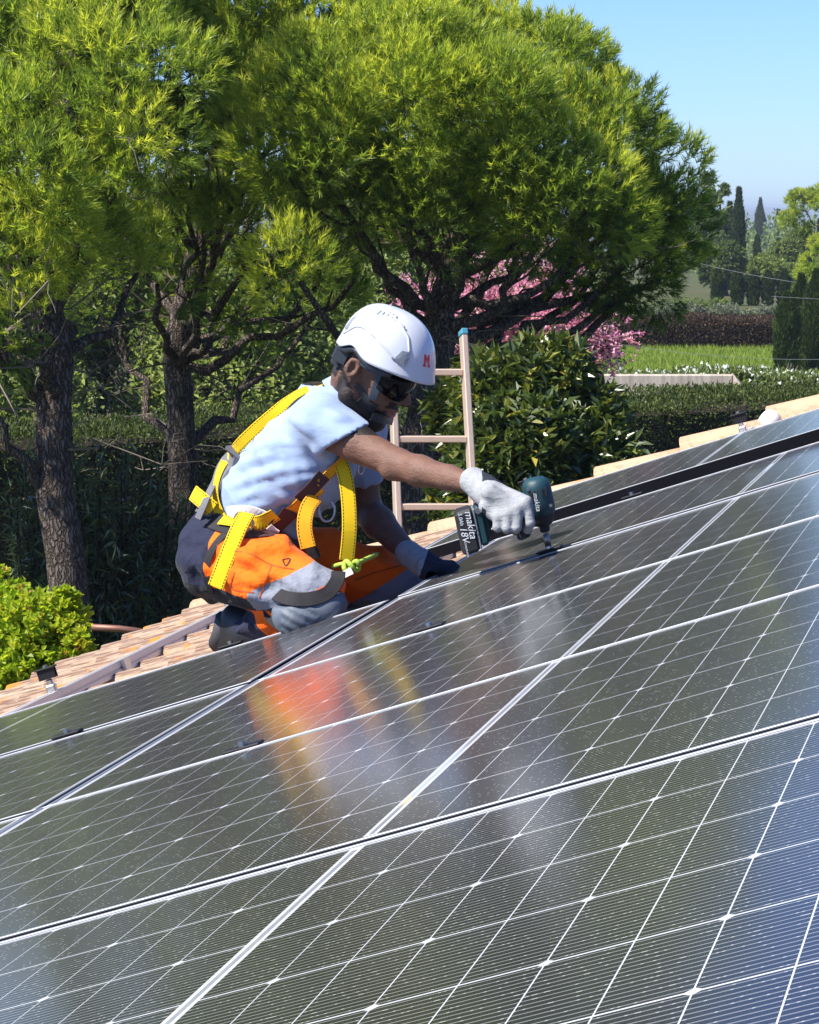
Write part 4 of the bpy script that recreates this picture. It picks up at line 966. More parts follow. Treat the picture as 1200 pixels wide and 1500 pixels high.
sn = unit(np.array([.50, -.12, -.86])); cutp = W(498, 647, 6.45); S2.plane_cut(cutp, sn, cutp-.4, cutp+.4); S2.cone(W(494, 638, 6.475), W(545, 678, 6.41), .058, .058, .004, 'sub')
h_ = np.clip(.5+.5*(S.V-S2.V)/.012, 0, 1); S.V = S.V*(1-h_)+S2.V*h_-.012*h_*(1-h_)
ul = (J['lel']-J['lsh'])/np.linalg.norm(J['lel']-J['lsh']); S.cone(le-ul*.01, J['lel'], .046, .05, .004, 'sub')
hpn = W(330, 765, 6.75); S.plane_cut(hpn, -np.array([.62, 0, .785]), hpn-.4, hpn+.4)
sv, sf = S.surface(); tmpb = bvh_of(sv, sf)
def fold_lines(S, bv_, paths, r_, inset, k=.014):
    for path in paths:
        pp = np.array(path, float); n_ = 9; tt2 = np.linspace(0, len(pp)-1, n_); pts = []
        for x in tt2:
            i = min(int(x), len(pp)-2); q_ = pp[i]+(pp[i+1]-pp[i])*(x-i); h = bv_.ray_cast(Vector((0, 0, E)), Vector(RAY(*q_)))
            if h[0] is None: continue
            nn2 = np.array(h[1]); nn2 = -nn2 if nn2@RAY(*q_) > 0 else nn2; pts.append(np.array(h[0])-nn2*inset)
        for i in range(len(pts)-1):
            e0 = math.sin(math.pi*(i+.35)/(len(pts)-.3)); e1 = math.sin(math.pi*(i+1.35)/(len(pts)-.3)); S.cone(pts[i], pts[i+1], r_*max(.25, e0), r_*max(.25, e1), k)
fold_lines(S, tmpb, [[(332, 716), (370, 700), (420, 688), (466, 684)], [(338, 735), (390, 716), (440, 704), (480, 698)], [(352, 748), (400, 735), (445, 720)], [(330, 692), (372, 672), (410, 664)], [(345, 668), (392, 650), (430, 648)], [(455, 655), (478, 672), (500, 680)], [(420, 610), (445, 622), (462, 642)], [(478, 602), (496, 612), (516, 616)], [(372, 726), (405, 722), (450, 734)]], .014, .008)
sv, sf = S.surface(); sv = smooth_verts(sv, sf, 1, 0.5)
tt_ = cloth('shirt_cotton', (0.27, 0.35, 0.50), 0.9, 0.4, (3.5, 3.5, 7)); M['shirt'] = tt_.m
shirt = pmesh('shirt', sv, sf, [M['shirt']]); SHIRT = bvh_of(sv, sf)

# ---- trousers
S = SDF(axis(lo[0]-.02, W(625, 0, 7)[0], .0065), axis(6.28, 7.2, .0075), axis(W(0, 985, 6.6)[2], W(0, 735, 6.7)[2], .0065))
for s_ in (-.062, .062): S.chain([J['abd']+yv*s_+np.array([-.035, 0, -.05]), J['pelvis']+yv*s_, W(328, 818, 6.75)+yv*s_*1.3], [.104, .110, .102], .05)
S.chain([J['rhip'], J['rhip']*.5+J['rknee']*.5+np.array([0, 0, .004]), J['rknee']], [.112, .100, .078], .03); S.chain([J['rknee'], J['rknee']*.45+J['rank']*.55, J['rank']], [.074, .072, .058], .015)
S.chain([J['lhip'], J['lhip']*.5+J['lknee']*.5, J['lknee']], [.112, .098, .082], .03); S.chain([J['lknee'], J['lknee']*.45+J['lank']*.55, J['lank']], [.076, .072, .058], .015)
def tf(X, Y, Z):
    u = (X-J['rhip'][0]); w = (Z-J['rhip'][2])
    return .0075*(np.abs(np.sin(u*21+w*15+1.5*np.sin(w*16+Y*5)))-.5)+.006*(np.abs(np.sin(u*36-w*30+Y*11))-.5)+.003*np.sin(w*95+np.sin(u*24)*2)
S.disp(tf); tv, tfc = S.surface(); tmpb = bvh_of(tv, tfc)
fold_lines(S, tmpb, [[(335, 800), (362, 812), (392, 838)], [(318, 830), (350, 842), (385, 862)], [(312, 862), (350, 872), (400, 876)], [(345, 790), (390, 800), (430, 806)], [(290, 800), (300, 835), (318, 868)], [(520, 812), (560, 828), (590, 834)], [(500, 850), (540, 862), (570, 858)], [(405, 842), (428, 850), (440, 868)]], .013, .007)
tv, tfc = S.surface(); tv = smooth_verts(tv, tfc, 1, 0.5)
# zones: navy seat, orange thigh, grey reflective band, orange, then navy cuff on the shin
def along(v, p, q): d = q-p; return ((v-p)@d)/(d@d)
def pxy(v):
    w = v-np.array([0, 0, E]); d = w[:, 1]*cT-w[:, 2]*sT; u = w[:, 1]*sT+w[:, 2]*cT; return CX+F_PX*w[:, 0]/d, CY-F_PX*u/d, d
isleft = tv[:, 1] > 6.76+np.clip((tv[:, 0]-J['pelvis'][0])*.05, -.05, .05)
def segd(v, p, q):
    t_ = np.clip(along(v, p, q), 0, 1)[:, None]; return np.linalg.norm(v-p-t_*(q-p), axis=1)
dR1, dR2 = segd(tv, J['rhip'], J['rknee']), segd(tv, J['rknee'], J['rank']); dL1, dL2 = segd(tv, J['lhip'], J['lknee']), segd(tv, J['lknee'], J['lank'])
dr, dl = np.minimum(dR1, dR2), np.minimum(dL1, dL2)
sR, sL = along(tv, J['rhip'], J['rknee']), along(tv, J['lhip'], J['lknee']); kR, kL = along(tv, J['rknee'], J['rank']), along(tv, J['lknee'], J['lank'])
zq = (tv[:, 2]-J['rhip'][2])
rs = sR+0.9*zq; ls = sL+0.5*(tv[:, 2]-J['lhip'][2])
thR = dR1 <= dR2+0.01; thL = dL1 <= dL2+0.01; R_ = dr < dl
orange = np.where(R_, np.where(thR, (rs-0.16)*8, (0.62-kR)*6), np.where(thL, (ls-0.18)*8, (0.5-kL)*6))
b0_, b1_ = W(446, 846, 6.45), W(578, 860, 6.85)
band = np.where(R_ & thR & (sR > .60), (.030-np.abs((tv[:, 0]-b0_[0])*.43-(tv[:, 2]-b0_[2])*.9))*40, np.where(~R_, (.025-np.abs((tv[:, 0]-b1_[0])*.53-(tv[:, 2]-b1_[2])*.85))*40, -1.0))
patch = np.where(R_ & thR & (zq < -.055), (-.070-zq+0.05*(0.45-sR))*25, -1)
t = cloth('work_trousers', (1, 1, 1), 0.8, 0.8, (9, 9, 9)); src = t.p.inputs['Base Color'].links[0].from_socket
oc = t.mix(t.noise(t.coord(), 9, 4), (0.95, 0.125, 0.006), (1.0, 0.165, 0.010)); nv = t.mix(t.noise(t.coord(), 40, 4), (0.010, 0.012, 0.028), (0.028, 0.032, 0.060))
g1 = t.math('GREATER_THAN', t.attr('orange'), 0.0); g2 = t.math('GREATER_THAN', t.attr('band'), 0.0); g3 = t.math('GREATER_THAN', t.attr('patch'), 0.0)
cc_ = t.mix(g1, nv, oc); cc_ = t.mix(g3, cc_, (0.02, 0.021, 0.028)); cc_ = t.mix(g2, cc_, (0.22, 0.235, 0.28)); t.set(col=cc_); t.p.inputs['Sheen Weight'].default_value = 0.05
M['trousers'] = t.m
trousers = pmesh('trousers', tv, tfc, [M['trousers']], True, {'orange': orange, 'band': band, 'patch': patch}); TROUS = bvh_of(tv, tfc)

# ---- boots
M['boot'] = plain('boot_leather', (0.015, 0.016, 0.022), 0.55, 0, .3, 40, .2); M['sole'] = plain('boot_sole', (0.05, 0.05, 0.055), .7)
for (an, toe, heel) in ((J['rank'], W(338, 940, 6.72), W(352, 912, 6.66)), (J['lank'], W(430, 945, 7.15), W(440, 915, 7.1))):
    S = SDF(axis(an[0]-.2, an[0]+.12, .006), axis(an[1]-.14, an[1]+.24, .006), axis(an[2]-.18, an[2]+.13, .006))
    S.chain([an+np.array([.03, -.02, .0]), an, heel], [.057, .058, .052], .02); S.cone(heel, toe, .048, .044, .02); S.cone(an, toe, .05, .042, .02)
    v, f = S.surface(); b_ = pmesh('boot', smooth_verts(v, f, 1), f, [M['boot']])
    m = MB(); m.tube([heel+np.array([-.035, .0, .012]), (heel+toe)/2+np.array([-.034, 0, -.005]), toe+np.array([-.030, 0, -.008])], [.030, .028, .030], 10); pbuild(m, 'sole', M['sole'], b_, True)

# ---- helmet
M['helmet'] = plain('helmet_shell', (0.54, 0.56, 0.60), 0.22, 0, .02, 10, coat=0.3); M['dark_plastic'] = plain('dark_plastic', (0.022, 0.026, 0.034), 0.45, 0, .2, 40); M['grey_plastic'] = plain('grey_plastic', (0.16, 0.18, 0.21), .5); M['red'] = plain('red_print', (0.65, 0.01, 0.03), .4)
EF, EL, EU = frame(rad(21), rad(20)); EO = W(563, 530, 6.48)
def helm(u, v, off=0.0):
    """u round the head (0 front, + towards camera side), v 0 crown .. 1 brim"""
    def P(u, v):
        cu, su = math.cos(u), math.sin(u); a = .142 if cu > 0 else .134; b = .112
        x_ = cu*a; zb = .026*math.exp(-((x_+.062)/.034)**2)-.006*max(0, cu)**2+(.004 if cu < -.8 else 0)
        sv = math.sin(min(v, 1)*math.pi/2); S_ = sv**0.80; C_ = max(0, math.cos(min(v, 1)*math.pi/2))**0.92
        ridge = 1+.018*math.exp(-((su)/.20)**2)*math.sin(math.pi*min(1, v))
        flare = 1+.035*max(0, (v-.82)/.18)**2*(1+.6*max(0, cu)**3+.8*max(0, -cu)**4)
        swell = 1+.012*(1 if False else math.tanh((v-.62-.10*cu)*18)*.5+.5)*(abs(su)**.5)
        return np.array([x_*S_*flare*swell-.012*C_, su*b*S_*flare*swell*ridge, zb*v**3+.148*C_*ridge])
    p = P(u, v); e = 1e-3; n_ = np.cross(P(u+e, v)-P(u-e, v), P(u, min(1, v+e))-P(u, v-e)); n_ = n_/(np.linalg.norm(n_)+1e-12)
    if n_@(p-np.array([0, 0, .03])) < 0: n_ = -n_
    p = p+n_*off
    p = p*.945
    return EO+EF*p[0]+EL*p[1]+EU*p[2]
nu, nv_ = 96, 40; hv = []
for off in (0.0, -.004):
    for j in range(nv_+1):
        for i in range(nu): hv.append(helm(2*math.pi*i/nu, .012+(1-.012)*j/nv_, off))
n1_ = (nv_+1)*nu; hf = []
for j in range(nv_):
    for i in range(nu):
        a, b = j*nu+i, j*nu+(i+1) % nu; hf.append((a, a+nu, b+nu, b)); hf.append((n1_+b, n1_+b+nu, n1_+a+nu, n1_+a))
for i in range(nu):
    a, b = nv_*nu+i, nv_*nu+(i+1) % nu; hf.append((a, n1_+a, n1_+b, b))
hv += [helm(0, .0005), helm(0, .0005, -.004)]; h3 = [(len(hv)-2, i, (i+1) % nu) for i in range(nu)]+[(len(hv)-1, n1_+(i+1) % nu, n1_+i) for i in range(nu)]
helmet = pmesh('helmet', hv, [np.array(hf), np.array(h3)], [M['helmet']])
def hpatch(name, poly, mat, o0=-.001, o1=.003):
    """raised patch on the shell; poly in (u, v)"""
    n_ = len(poly); c_ = np.mean(poly, axis=0); v = [helm(*p, o0) for p in poly]+[helm(*p, o1) for p in poly]+[helm(*(c_+(np.array(p)-c_)*.5), o1+.0005) for p in poly]+[helm(*c_, o1+.0005)]
    f = [(i, (i+1) % n_, n_+(i+1) % n_, n_+i) for i in range(n_)]+[(n_+i, n_+(i+1) % n_, 2*n_+(i+1) % n_, 2*n_+i) for i in range(n_)]
    pmesh(name, v, [np.array(f), np.array([(3*n_, 2*n_+i, 2*n_+(i+1) % n_) for i in range(n_)])], [mat], False, None, helmet)
# dark clip for a visor, side vents, slots and the raised rib
hpatch('side_clip', [(1.15, .86), (1.02, .74), (.88, .73), (.84, .80), (.92, .90)], M['grey_plastic'], -.001, .006)
for (u0, v0, du, dv) in ((1.95, .36, .022, .05), (1.80, .31, .030, .045), (1.62, .285, .012, .05), (1.45, .285, .012, .05), (1.30, .31, .030, .05), (1.02, .43, .012, .035), (.98, .45, .03, .012)):
    hpatch('vent_slot', [(u0-du, v0-dv), (u0+du, v0-dv), (u0+du, v0+dv), (u0-du, v0+dv)], M['grey_plastic'], -.002, .0012)
hpatch('rear_vent', [(2.62, .62), (2.5, .60), (2.46, .78), (2.56, .82), (2.66, .80)], M['grey_plastic'], -.001, .0015)
m = MB(); rib_ = [(2.55, .86), (2.2, .72), (1.9, .68), (1.6, .70), (1.35, .78), (1.15, .86)]
uu = np.interp(np.linspace(0, 5, 26), range(6), [p[0] for p in rib_]); vv_ = np.interp(np.linspace(0, 5, 26), range(6), [p[1] for p in rib_]); m.tube([helm(a, b, .0005) for a, b in zip(uu, vv_)], .0035, 6); pbuild(m, 'raised_rib', M['helmet'], helmet, True)
m = MB(); rib_ = [(.85, .74), (.9, .55), (1.15, .38), (1.5, .28), (1.95, .28), (2.3, .40), (2.5, .6)]
uu = np.interp(np.linspace(0, 6, 30), range(7), [p[0] for p in rib_]); vv_ = np.interp(np.linspace(0, 6, 30), range(7), [p[1] for p in rib_]); m.tube([helm(a, b, .0002) for a, b in zip(uu, vv_)], .0030, 6); pbuild(m, 'raised_rib', M['helmet'], helmet, True)
# the red emblem: a blocky M with stepped feet
def emblem(rects, u0, v0, su, sv):
    for (x0, y0, x1, y1) in rects:
        mm = [(u0-x*su, v0+y*sv) for x, y in ((x0, y0), (x1, y0), (x1, y1), (x0, y1))]
        yield mm
ev = []; ef = []
for poly in ([(0, 0), (.26, 0), (.26, 1), (0, 1)], [(.74, 0), (1, 0), (1, 1), (.74, 1)], [(.26, 0), (.5, .35), (.5, .75), (.26, .38)], [(.5, .35), (.74, 0), (.74, .38), (.5, .75)], [(-.14, .84), (0, .84), (0, 1), (-.14, 1)], [(.26, .84), (.36, .84), (.36, 1), (.26, 1)], [(1, .84), (1.12, .84), (1.12, 1), (1, 1)], [(.62, .84), (.74, .84), (.74, 1), (.62, 1)]):
    k = len(ev); ev += [helm(.44-x*.20, .70+y*.135, .0012) for x, y in poly]; ef.append((k, k+1, k+2, k+3))
pmesh('emblem', ev, np.array(ef), [M['red']], False, None, helmet)
# inner cradle and rear dial
m = MB(); m.tube([helm(u, 1.0, -.016)-EU*.006 for u in np.linspace(1.1, 2*math.pi-1.1, 30)], .009, 6); pbuild(m, 'head_band', M['dark_plastic'], helmet, True)
m = MB(); m.box(helm(2.55, 1.0, -.02)-EU*.022, (.045, .012, .042), HAX, .005); m.box(helm(2.75, 1.0, -.02)-EU*.03, (.03, .012, .05), HAX, .005); pbuild(m, 'nape_dial', M['dark_plastic'], helmet)

# ---- sunglasses
M['lens'] = plain('dark_lens', (0.004, 0.004, 0.005), 0.12, 0, .1, 10, spec=0.25); gv = []; gf = []; ng = 28
for k, off in enumerate((0, -.003)):
    for i in range(ng+1):
        g = (-1+2*i/ng)*1.22; cx_, sy_ = math.cos(g), math.sin(g); nose = math.exp(-(g/.20)**2)
        for z in (.040-.004*g*g, .012, -.026*(1-.55*(abs(g)/1.22)**3)+.034*nose):
            gv.append(hp(.032+(.088+off)*cx_, (.079+off)*sy_, z))
n_ = (ng+1)*3
for i in range(ng):
    for j in (0, 1):
        a = i*3+j; gf += [(a, a+1, a+4, a+3), (n_+a+3, n_+a+4, n_+a+1, n_+a)]
    gf += [(i*3, i*3+3, n_+i*3+3, n_+i*3), (i*3+2, n_+i*3+2, n_+i*3+5, i*3+5)]
sg_ = pmesh('sunglasses', gv, np.array(gf), [M['lens']])
M['blue_grey'] = plain('blue_grey_plastic', (0.035, 0.05, 0.07), .45)
for s_ in (1, -1):
    m = MB(); pts = [hp(.062, s_*.076, .022), hp(.03, s_*.082, .021), hp(-.012, s_*.084, .024)]
    for i in range(2):
        a, b = pts[i], pts[i+1]; ax_ = b-a; L_ = np.linalg.norm(ax_); ax_ /= L_; y_ = np.cross(ax_, HU); y_ /= np.linalg.norm(y_); m.box((a+b)/2, (L_*1.02, .004, .015-.004*i), np.array([ax_, y_, np.cross(y_, ax_)*-1]), .0015)
    pbuild(m, 'temple', M['blue_grey'], sg_)

# ---- ribbons laid on the figure
def spline(pts, n):
    pts = np.asarray(pts, float); m_ = len(pts); t_ = np.linspace(0, m_-1, n); out = []
    for x in t_:
        i = min(int(x), m_-2); f_ = x-i; p0 = pts[max(0, i-1)]; p1 = pts[i]; p2 = pts[i+1]; p3 = pts[min(m_-1, i+2)]
        out.append(.5*((2*p1)+(-p0+p2)*f_+(2*p0-5*p1+4*p2-p3)*f_**2+(-p0+3*p1-3*p2+p3)*f_**3))
    return np.array(out)
ORG = Vector((0, 0, E))
def cast(px, py, bv_list, default=6.6):
    d = Vector(RAY(px, py)); best = None
    for b in bv_list:
        h = b.ray_cast(ORG, d)
        if h[0] is not None and (best is None or h[3] < best[3]): best = h
    if best is None: return W(px, py, default), np.array(-d), False
    n_ = np.array(best[1]); 
    if n_@np.array(d) > 0: n_ = -n_
    return np.array(best[0]), n_, True
def strap(name, pts, nrm, width, mat, parent=None, thick=.0022, stitch=None, woff=0.0):
    """flat band through world points with outward normals"""
    pts = np.asarray(pts); nrm = np.asarray(nrm); n_ = len(pts); tg = np.gradient(pts, axis=0); tg = unit(tg); sd_ = unit(np.cross(nrm, tg)); nrm = unit(np.cross(tg, sd_))
    w_ = np.full(n_, width) if np.isscalar(width) else np.asarray(width); v = []; ac = []
    for s_, h_ in ((-.5, 0), (-.46, thick), (0, thick*1.1), (.46, thick), (.5, 0), (0, -thick*.2)):
        v.append(pts+sd_*(w_*s_)[:, None]+nrm*h_); ac.append(np.full(n_, s_))
    v = np.stack(v, 1).reshape(-1, 3); ac = np.stack(ac, 1).ravel(); f = [(i*6+k, i*6+(k+1) % 6, (i+1)*6+(k+1) % 6, (i+1)*6+k) for i in range(n_-1) for k in range(6)]
    f += [(0, 5, 4, 1), (1, 4, 3, 2)]; e_ = (n_-1)*6; f += [(e_+1, e_+4, e_+5, e_), (e_+2, e_+3, e_+4, e_+1)]
    L_ = np.repeat(np.concatenate([[0], np.cumsum(np.linalg.norm(np.diff(pts, axis=0), axis=1))]), 6)
    return pmesh(name, v, np.array(f), [mat], False, {'across': ac, 'along': L_}, parent)
def laid(name, path, width, mat, targets, parent=None, off=.003, n=28, smooth=10, default=6.6, thick=.0016):
    pp = spline(path, n); P_ = []; N_ = []
    for p in pp:
        h, nn, ok = cast(p[0], p[1], targets, default); P_.append(h+nn*off); N_.append(nn)
    P_ = np.array(P_); N_ = np.array(N_)
    for _ in range(smooth):
        P_[1:-1] = (P_[:-2]+2*P_[1:-1]+P_[2:])/4; N_[1:-1] = unit(N_[:-2]+2*N_[1:-1]+N_[2:])
    return strap(name, P_, N_, width, mat, parent, thick)
def webbing(name, col, dark=(0.02, 0.015, 0.01)):
    t = NT(name); a = t.math('ABSOLUTE', t.attr('across')); l = t.attr('along')
    edge = t.math('MULTIPLY', t.math('GREATER_THAN', a, .36), t.math('LESS_THAN', a, .43))
    dash = t.math('GREATER_THAN', t.math('FRACT', t.math('MULTIPLY', l, 120)), .35); wv_ = t.math('SINE', t.math('MULTIPLY', l, 3500))
    base = t.mix(t.noise(t.coord(), 30, 4), tuple(x*.85 for x in col), col)
    t.set(col=t.mix(t.math('MULTIPLY', edge, dash), base, dark), rough=.75, spec=.2, sheen=.1); t.bump(wv_, .15, .001); return t.m
M['yellow'] = webbing('yellow_webbing', (0.80, 0.52, 0.008)); M['orange_web'] = webbing('orange_webbing', (0.86, 0.36, 0.01)); M['grey_web'] = plain('grey_webbing', (0.13, 0.13, 0.14), .85, 0, .2, 60, .2); M['black_web'] = plain('black_webbing', (0.012, 0.011, 0.013), .8, 0, .3, 60, .2)
M['maroon'] = plain('label_and_shade_cloth', (0.05, 0.018, 0.02), .8, 0, .3, 50); M['tagwhite'] = plain('white_label', (0.75, 0.73, 0.70), .8); M['cord'] = plain('green_cord', (0.30, 0.42, 0.05), .8, 0, .5, 120)
allb = [SHIRT, TROUS, BODY]
# chin strap
laid('chin_strap', [(558, 540), (554, 562), (546, 584)], .022, M['blue_grey'], [BODY], helmet, .003, 12)
laid('chin_strap', [(521, 562), (528, 573), (542, 586)], .013, M['dark_plastic'], [BODY], helmet, .003, 10)
laid('chin_pad', [(527, 582), (538, 592), (550, 598)], .027, M['black_web'], [BODY], helmet, .003, 10, thick=.004)
laid('chin_cup', [(543, 608), (556, 613), (572, 616)], .024, M['dark_plastic'], [BODY], helmet, .004, 10, thick=.007)
# ---- harness
harness = laid('harness', [(346, 664), (326, 695), (312, 728), (302, 756)], .066, M['grey_web'], [SHIRT], None, .002, 18, thick=.007)
laid('shoulder_strap', [(498, 562), (478, 566), (446, 576), (408, 600), (376, 627), (350, 652), (331, 680), (322, 708), (320, 738), (330, 764)], .031, M['yellow'], [SHIRT], harness, .012, 48)
laid('waist_strap', [(326, 765), (350, 772), (378, 766), (402, 752)], .040, M['yellow'], [SHIRT, TROUS], harness, .010, 20)
laid('waist_pad', [(310, 762), (330, 772), (352, 778)], .052, M['black_web'], [SHIRT, TROUS], harness, .005, 12)
laid('waist_shade', [(338, 778), (370, 784), (410, 784), (450, 792)], .05, M['maroon'], [SHIRT, TROUS], harness, .004, 18)  # dark maroon strip put in for the shadow below the belly
laid('shirt_tail', [(336, 752), (360, 748), (395, 757)], .036, M['tagwhite'], [SHIRT, TROUS], shirt, .006, 12)
laid('label', [(398, 772), (412, 760), (428, 744)], .046, M['maroon'], [SHIRT, TROUS], harness, .012, 10)
laid('chest_strap', [(425, 748), (445, 728), (468, 712)], .036, M['orange_web'], [SHIRT, TROUS], harness, .012, 14)
laid('label', [(438, 728), (455, 712), (470, 696)], .040, M['maroon'], [SHIRT, TROUS], harness, .016, 10)
laid('chest_strap', [(466, 706), (482, 690), (500, 672), (508, 660)], .030, M['orange_web'], [SHIRT, TROUS], harness, .010, 14)
laid('tag', [(393, 766), (402, 772), (412, 772)], .02, M['tagwhite'], [SHIRT, TROUS], harness, .018, 6)
def free(name, path, depth, width, mat, n=22, parent=harness, face=(-.1, -1, .15)):
    pp = spline([(a, b, d_) for (a, b), d_ in zip(path, depth)], n); P_ = np.array([W(*p) for p in pp]); return strap(name, P_, np.tile(unit(np.array(face, float)), (n, 1)), width, mat, parent, .0025)
free('side_strap', [(283, 722), (296, 733), (312, 746)], [6.62, 6.57, 6.56], .042, M['yellow'], 10, harness, (-.5, -1, .3))
free('side_strap', [(312, 712), (301, 735), (290, 760)], [6.60, 6.555, 6.55], .020, M['grey_web'], 10, harness, (-.5, -1, .3))
free('hanging_strap', [(362, 752), (352, 770), (341, 795), (328, 828), (316, 860)], [6.505, 6.475, 6.462, 6.46, 6.465], .044, M['yellow'], 24, face=(-.25, -1, .2))
free('hanging_strap', [(462, 728), (452, 742), (447, 760), (447, 780), (452, 802)], [6.50, 6.48, 6.465, 6.46, 6.46], .040, M['orange_web'], face=(0, -1, .1))
free('hanging_strap', [(492, 668), (503, 688), (510, 725), (512, 775), (508, 820)], [6.52, 6.49, 6.48, 6.48, 6.50], .038, M['yellow'], face=(.1, -1, .1))
free('hanging_strap', [(440, 770), (452, 790), (462, 818)], [6.50, 6.49, 6.50], .03, M['black_web'], 10)
def ring(name, c_, n_, r_, rt, mat, parent, sq=1.0):
    n_ = unit(np.asarray(n_, float)); u_ = unit(np.cross(n_, [0, 0, 1])); w_ = np.cross(n_, u_); a = np.linspace(0, 2*math.pi, 25); m = MB(); m.tube([c_+u_*math.cos(x)*r_+w_*math.sin(x)*r_*sq for x in a], rt, 8, False); pbuild(m, name, mat, parent, True)
h_, nn_, _ = cast(362, 762, allb); ring('d_ring', h_+nn_*.022, nn_+np.array([-.3, 0, .1]), .030, .0042, M['steel'], harness, 1.0)
for (px, py, s_) in ((479, 748, 1), (515, 680, .7)):
    h_, nn_, _ = cast(px, py, allb); ring('buckle', h_+nn_*.03, nn_, .020*s_, .0035, M['steel'], harness, 1.4)
pm_ = MB(); pts = [W(*p) for p in spline([(488, 830, 6.50), (503, 826, 6.47), (516, 828, 6.46), (530, 822, 6.50), (552, 812, 6.62)], 20)]; pm_.tube(pts, .006, 8)
kn = [W(515+9*math.cos(a)*1.2, 829+7*math.sin(2*a), 6.455+.01*math.sin(3*a)) for a in np.linspace(0, 2*math.pi, 22)]; pm_.tube(kn, .0065, 7); pbuild(pm_, 'green_cord', M['cord'], harness, True)
free('tag', [(496, 846), (504, 842), (516, 836)], [6.44, 6.43, 6.43], .018, M['tagwhite'], 6)
M['seam'] = plain('orange_seam', (0.42, 0.055, 0.006), .85)
for pth in ([(336, 806), (368, 812), (398, 828), (430, 834)], [(398, 828), (390, 850), (380, 876)], [(344, 838), (340, 862), (372, 868)], [(520, 850), (552, 838), (590, 828)]): laid('seam', pth, .0035, M['seam'], [TROUS], trousers, .0008, 22, 2, thick=.0006)
laid('leg_strap', [(334, 780), (312, 802), (300, 838), (312, 868)], .020, M['black_web'], [TROUS], harness, .004, 18)
laid('thigh_mark', [(414, 820), (425, 819), (419, 829), (414, 820)], .0035, M['black_web'], [TROUS], trousers, .001, 20, 0, thick=.0006)
# collar: a folded band round the neck, open at the throat
nn_ = unit(np.array([.66, -.05, .72])); u_ = unit(np.array([.72, 0, -.66])-nn_*(np.array([.72, 0, -.66])@nn_)); w_ = np.cross(nn_, u_); cc0 = W(519, 588, 6.60)
a_ = np.linspace(.32, 2*math.pi-.32, 41); out_ = []
for (r_, h_) in ((.066, -.035), (.064, .016), (.068, .025), (.077, .016), (.087, -.016), (.083, -.018)):
    out_.append(np.array([cc0+u_*math.cos(x)*r_*1.12+w_*math.sin(x)*r_*1.0+nn_*(h_-(.020 if h_ < 0 and r_ > .08 else 0)*max(0, math.cos(x))**3) for x in a_]))
v = np.concatenate(out_); n_ = len(a_); f = [(k*n_+i, k*n_+i+1, (k+1)*n_+i+1, (k+1)*n_+i) for k in range(5) for i in range(n_-1)]; pmesh('collar', v, np.array(f), [M['shirt']], True, None, shirt)
# front collar point
# ---- knee pad on the near knee: cup, rim and strap
kd = J['rknee']; S = SDF(axis(kd[0]-.16, kd[0]+.14, .005), axis(kd[1]-.16, kd[1]+.14, .005), axis(kd[2]-.15, kd[2]+.12, .005))
S.cone(W(428, 900, 6.39), W(480, 886, 6.38), .052, .050, .03); S.cone(W(436, 905, 6.37), W(474, 893, 6.37), .050, .044, .02)
S.disp(lambda X, Y, Z: .0022*np.sin((X*.5+Z)*260)*(np.sin(X*40) > -.3)); S.plane_cut(W(450, 877, 6.4), np.array([-.22, 0, .97]), kd-.3, kd+.3)
v, f = S.surface(); M['knee_grey'] = plain('knee_pad_plastic', (0.095, 0.115, 0.145), .6, 0, .45, 25, .3); kp = pmesh('knee_pad', smooth_verts(v, f, 1), f, [M['knee_grey']])
KP = bvh_of(v, f)
free('pad_rim', [(397, 866), (420, 876), (450, 878), (478, 870), (493, 852), (496, 838)], [6.45, 6.345, 6.325, 6.33, 6.36, 6.40], .036, M['black_web'], 26, kp, (0, -1, .25))
free('pad_strap', [(398, 872), (392, 888), (396, 905), (412, 918)], [6.46, 6.45, 6.45, 6.42], .026, M['black_web'], 16, kp, (-.3, -1, .1))
# ---- gloves
M['glove_knit'] = plain('glove_knit', (0.55, 0.57, 0.58), .9, 0, .25, 60, .5)
t = NT('coated_glove'); c = t.coord(); g = t.attr('coat'); kn_ = t.mix(t.noise(c, 70, 4), (0.20, 0.21, 0.22), (0.38, 0.385, 0.39)); ck = t.mix(t.noise(c, 30, 4), (0.012, 0.016, 0.024), (0.035, 0.042, 0.055))
t.set(col=t.mix(t.math('GREATER_THAN', t.math('ADD', g, t.math('MULTIPLY', t.math('SUBTRACT', t.noise(c, 60, 3), .5), .25)), 0), kn_, ck), rough=.8, spec=.2); t.bump(t.math('ADD', t.noise(c, 300, 3), t.math('MULTIPLY', t.noise(t.coord('Object', (1, 1, 3)), 40, 3), 2.0)), .5, .003); M['glove'] = t.m
rw = J['rwr']
K_ = [W(771, 735, 6.055), W(759, 745, 6.05), W(745, 752, 6.05), W(730, 757, 6.058)]; Mi = [W(777, 766, 6.05), W(757, 773, 6.045), W(743, 774, 6.047), W(729, 772, 6.055)]
Ti = [W(771, 781, 6.085), W(755, 777, 6.105), W(742, 776, 6.105), W(729, 774, 6.105)]; Di = [W(763, 786, 6.11), W(752, 765, 6.13), W(740, 766, 6.13), W(728, 764, 6.13)]
S = SDF(axis(rw[0]-.05, rw[0]+.18, .0032), axis(5.97, 6.24, .0034), axis(W(0, 805, 6.1)[2], W(0, 680, 6.1)[2], .0032))
for i in range(4):
    S.cone(rw+(K_[i]-rw)*.18, K_[i], .024, .0155, .014); S.chain([K_[i], Mi[i], Ti[i], Di[i]], [.0135, .0118, .011, .0095], .003)
S.cone(W(718, 722, 6.07), W(750, 742, 6.065), .022, .016, .015)
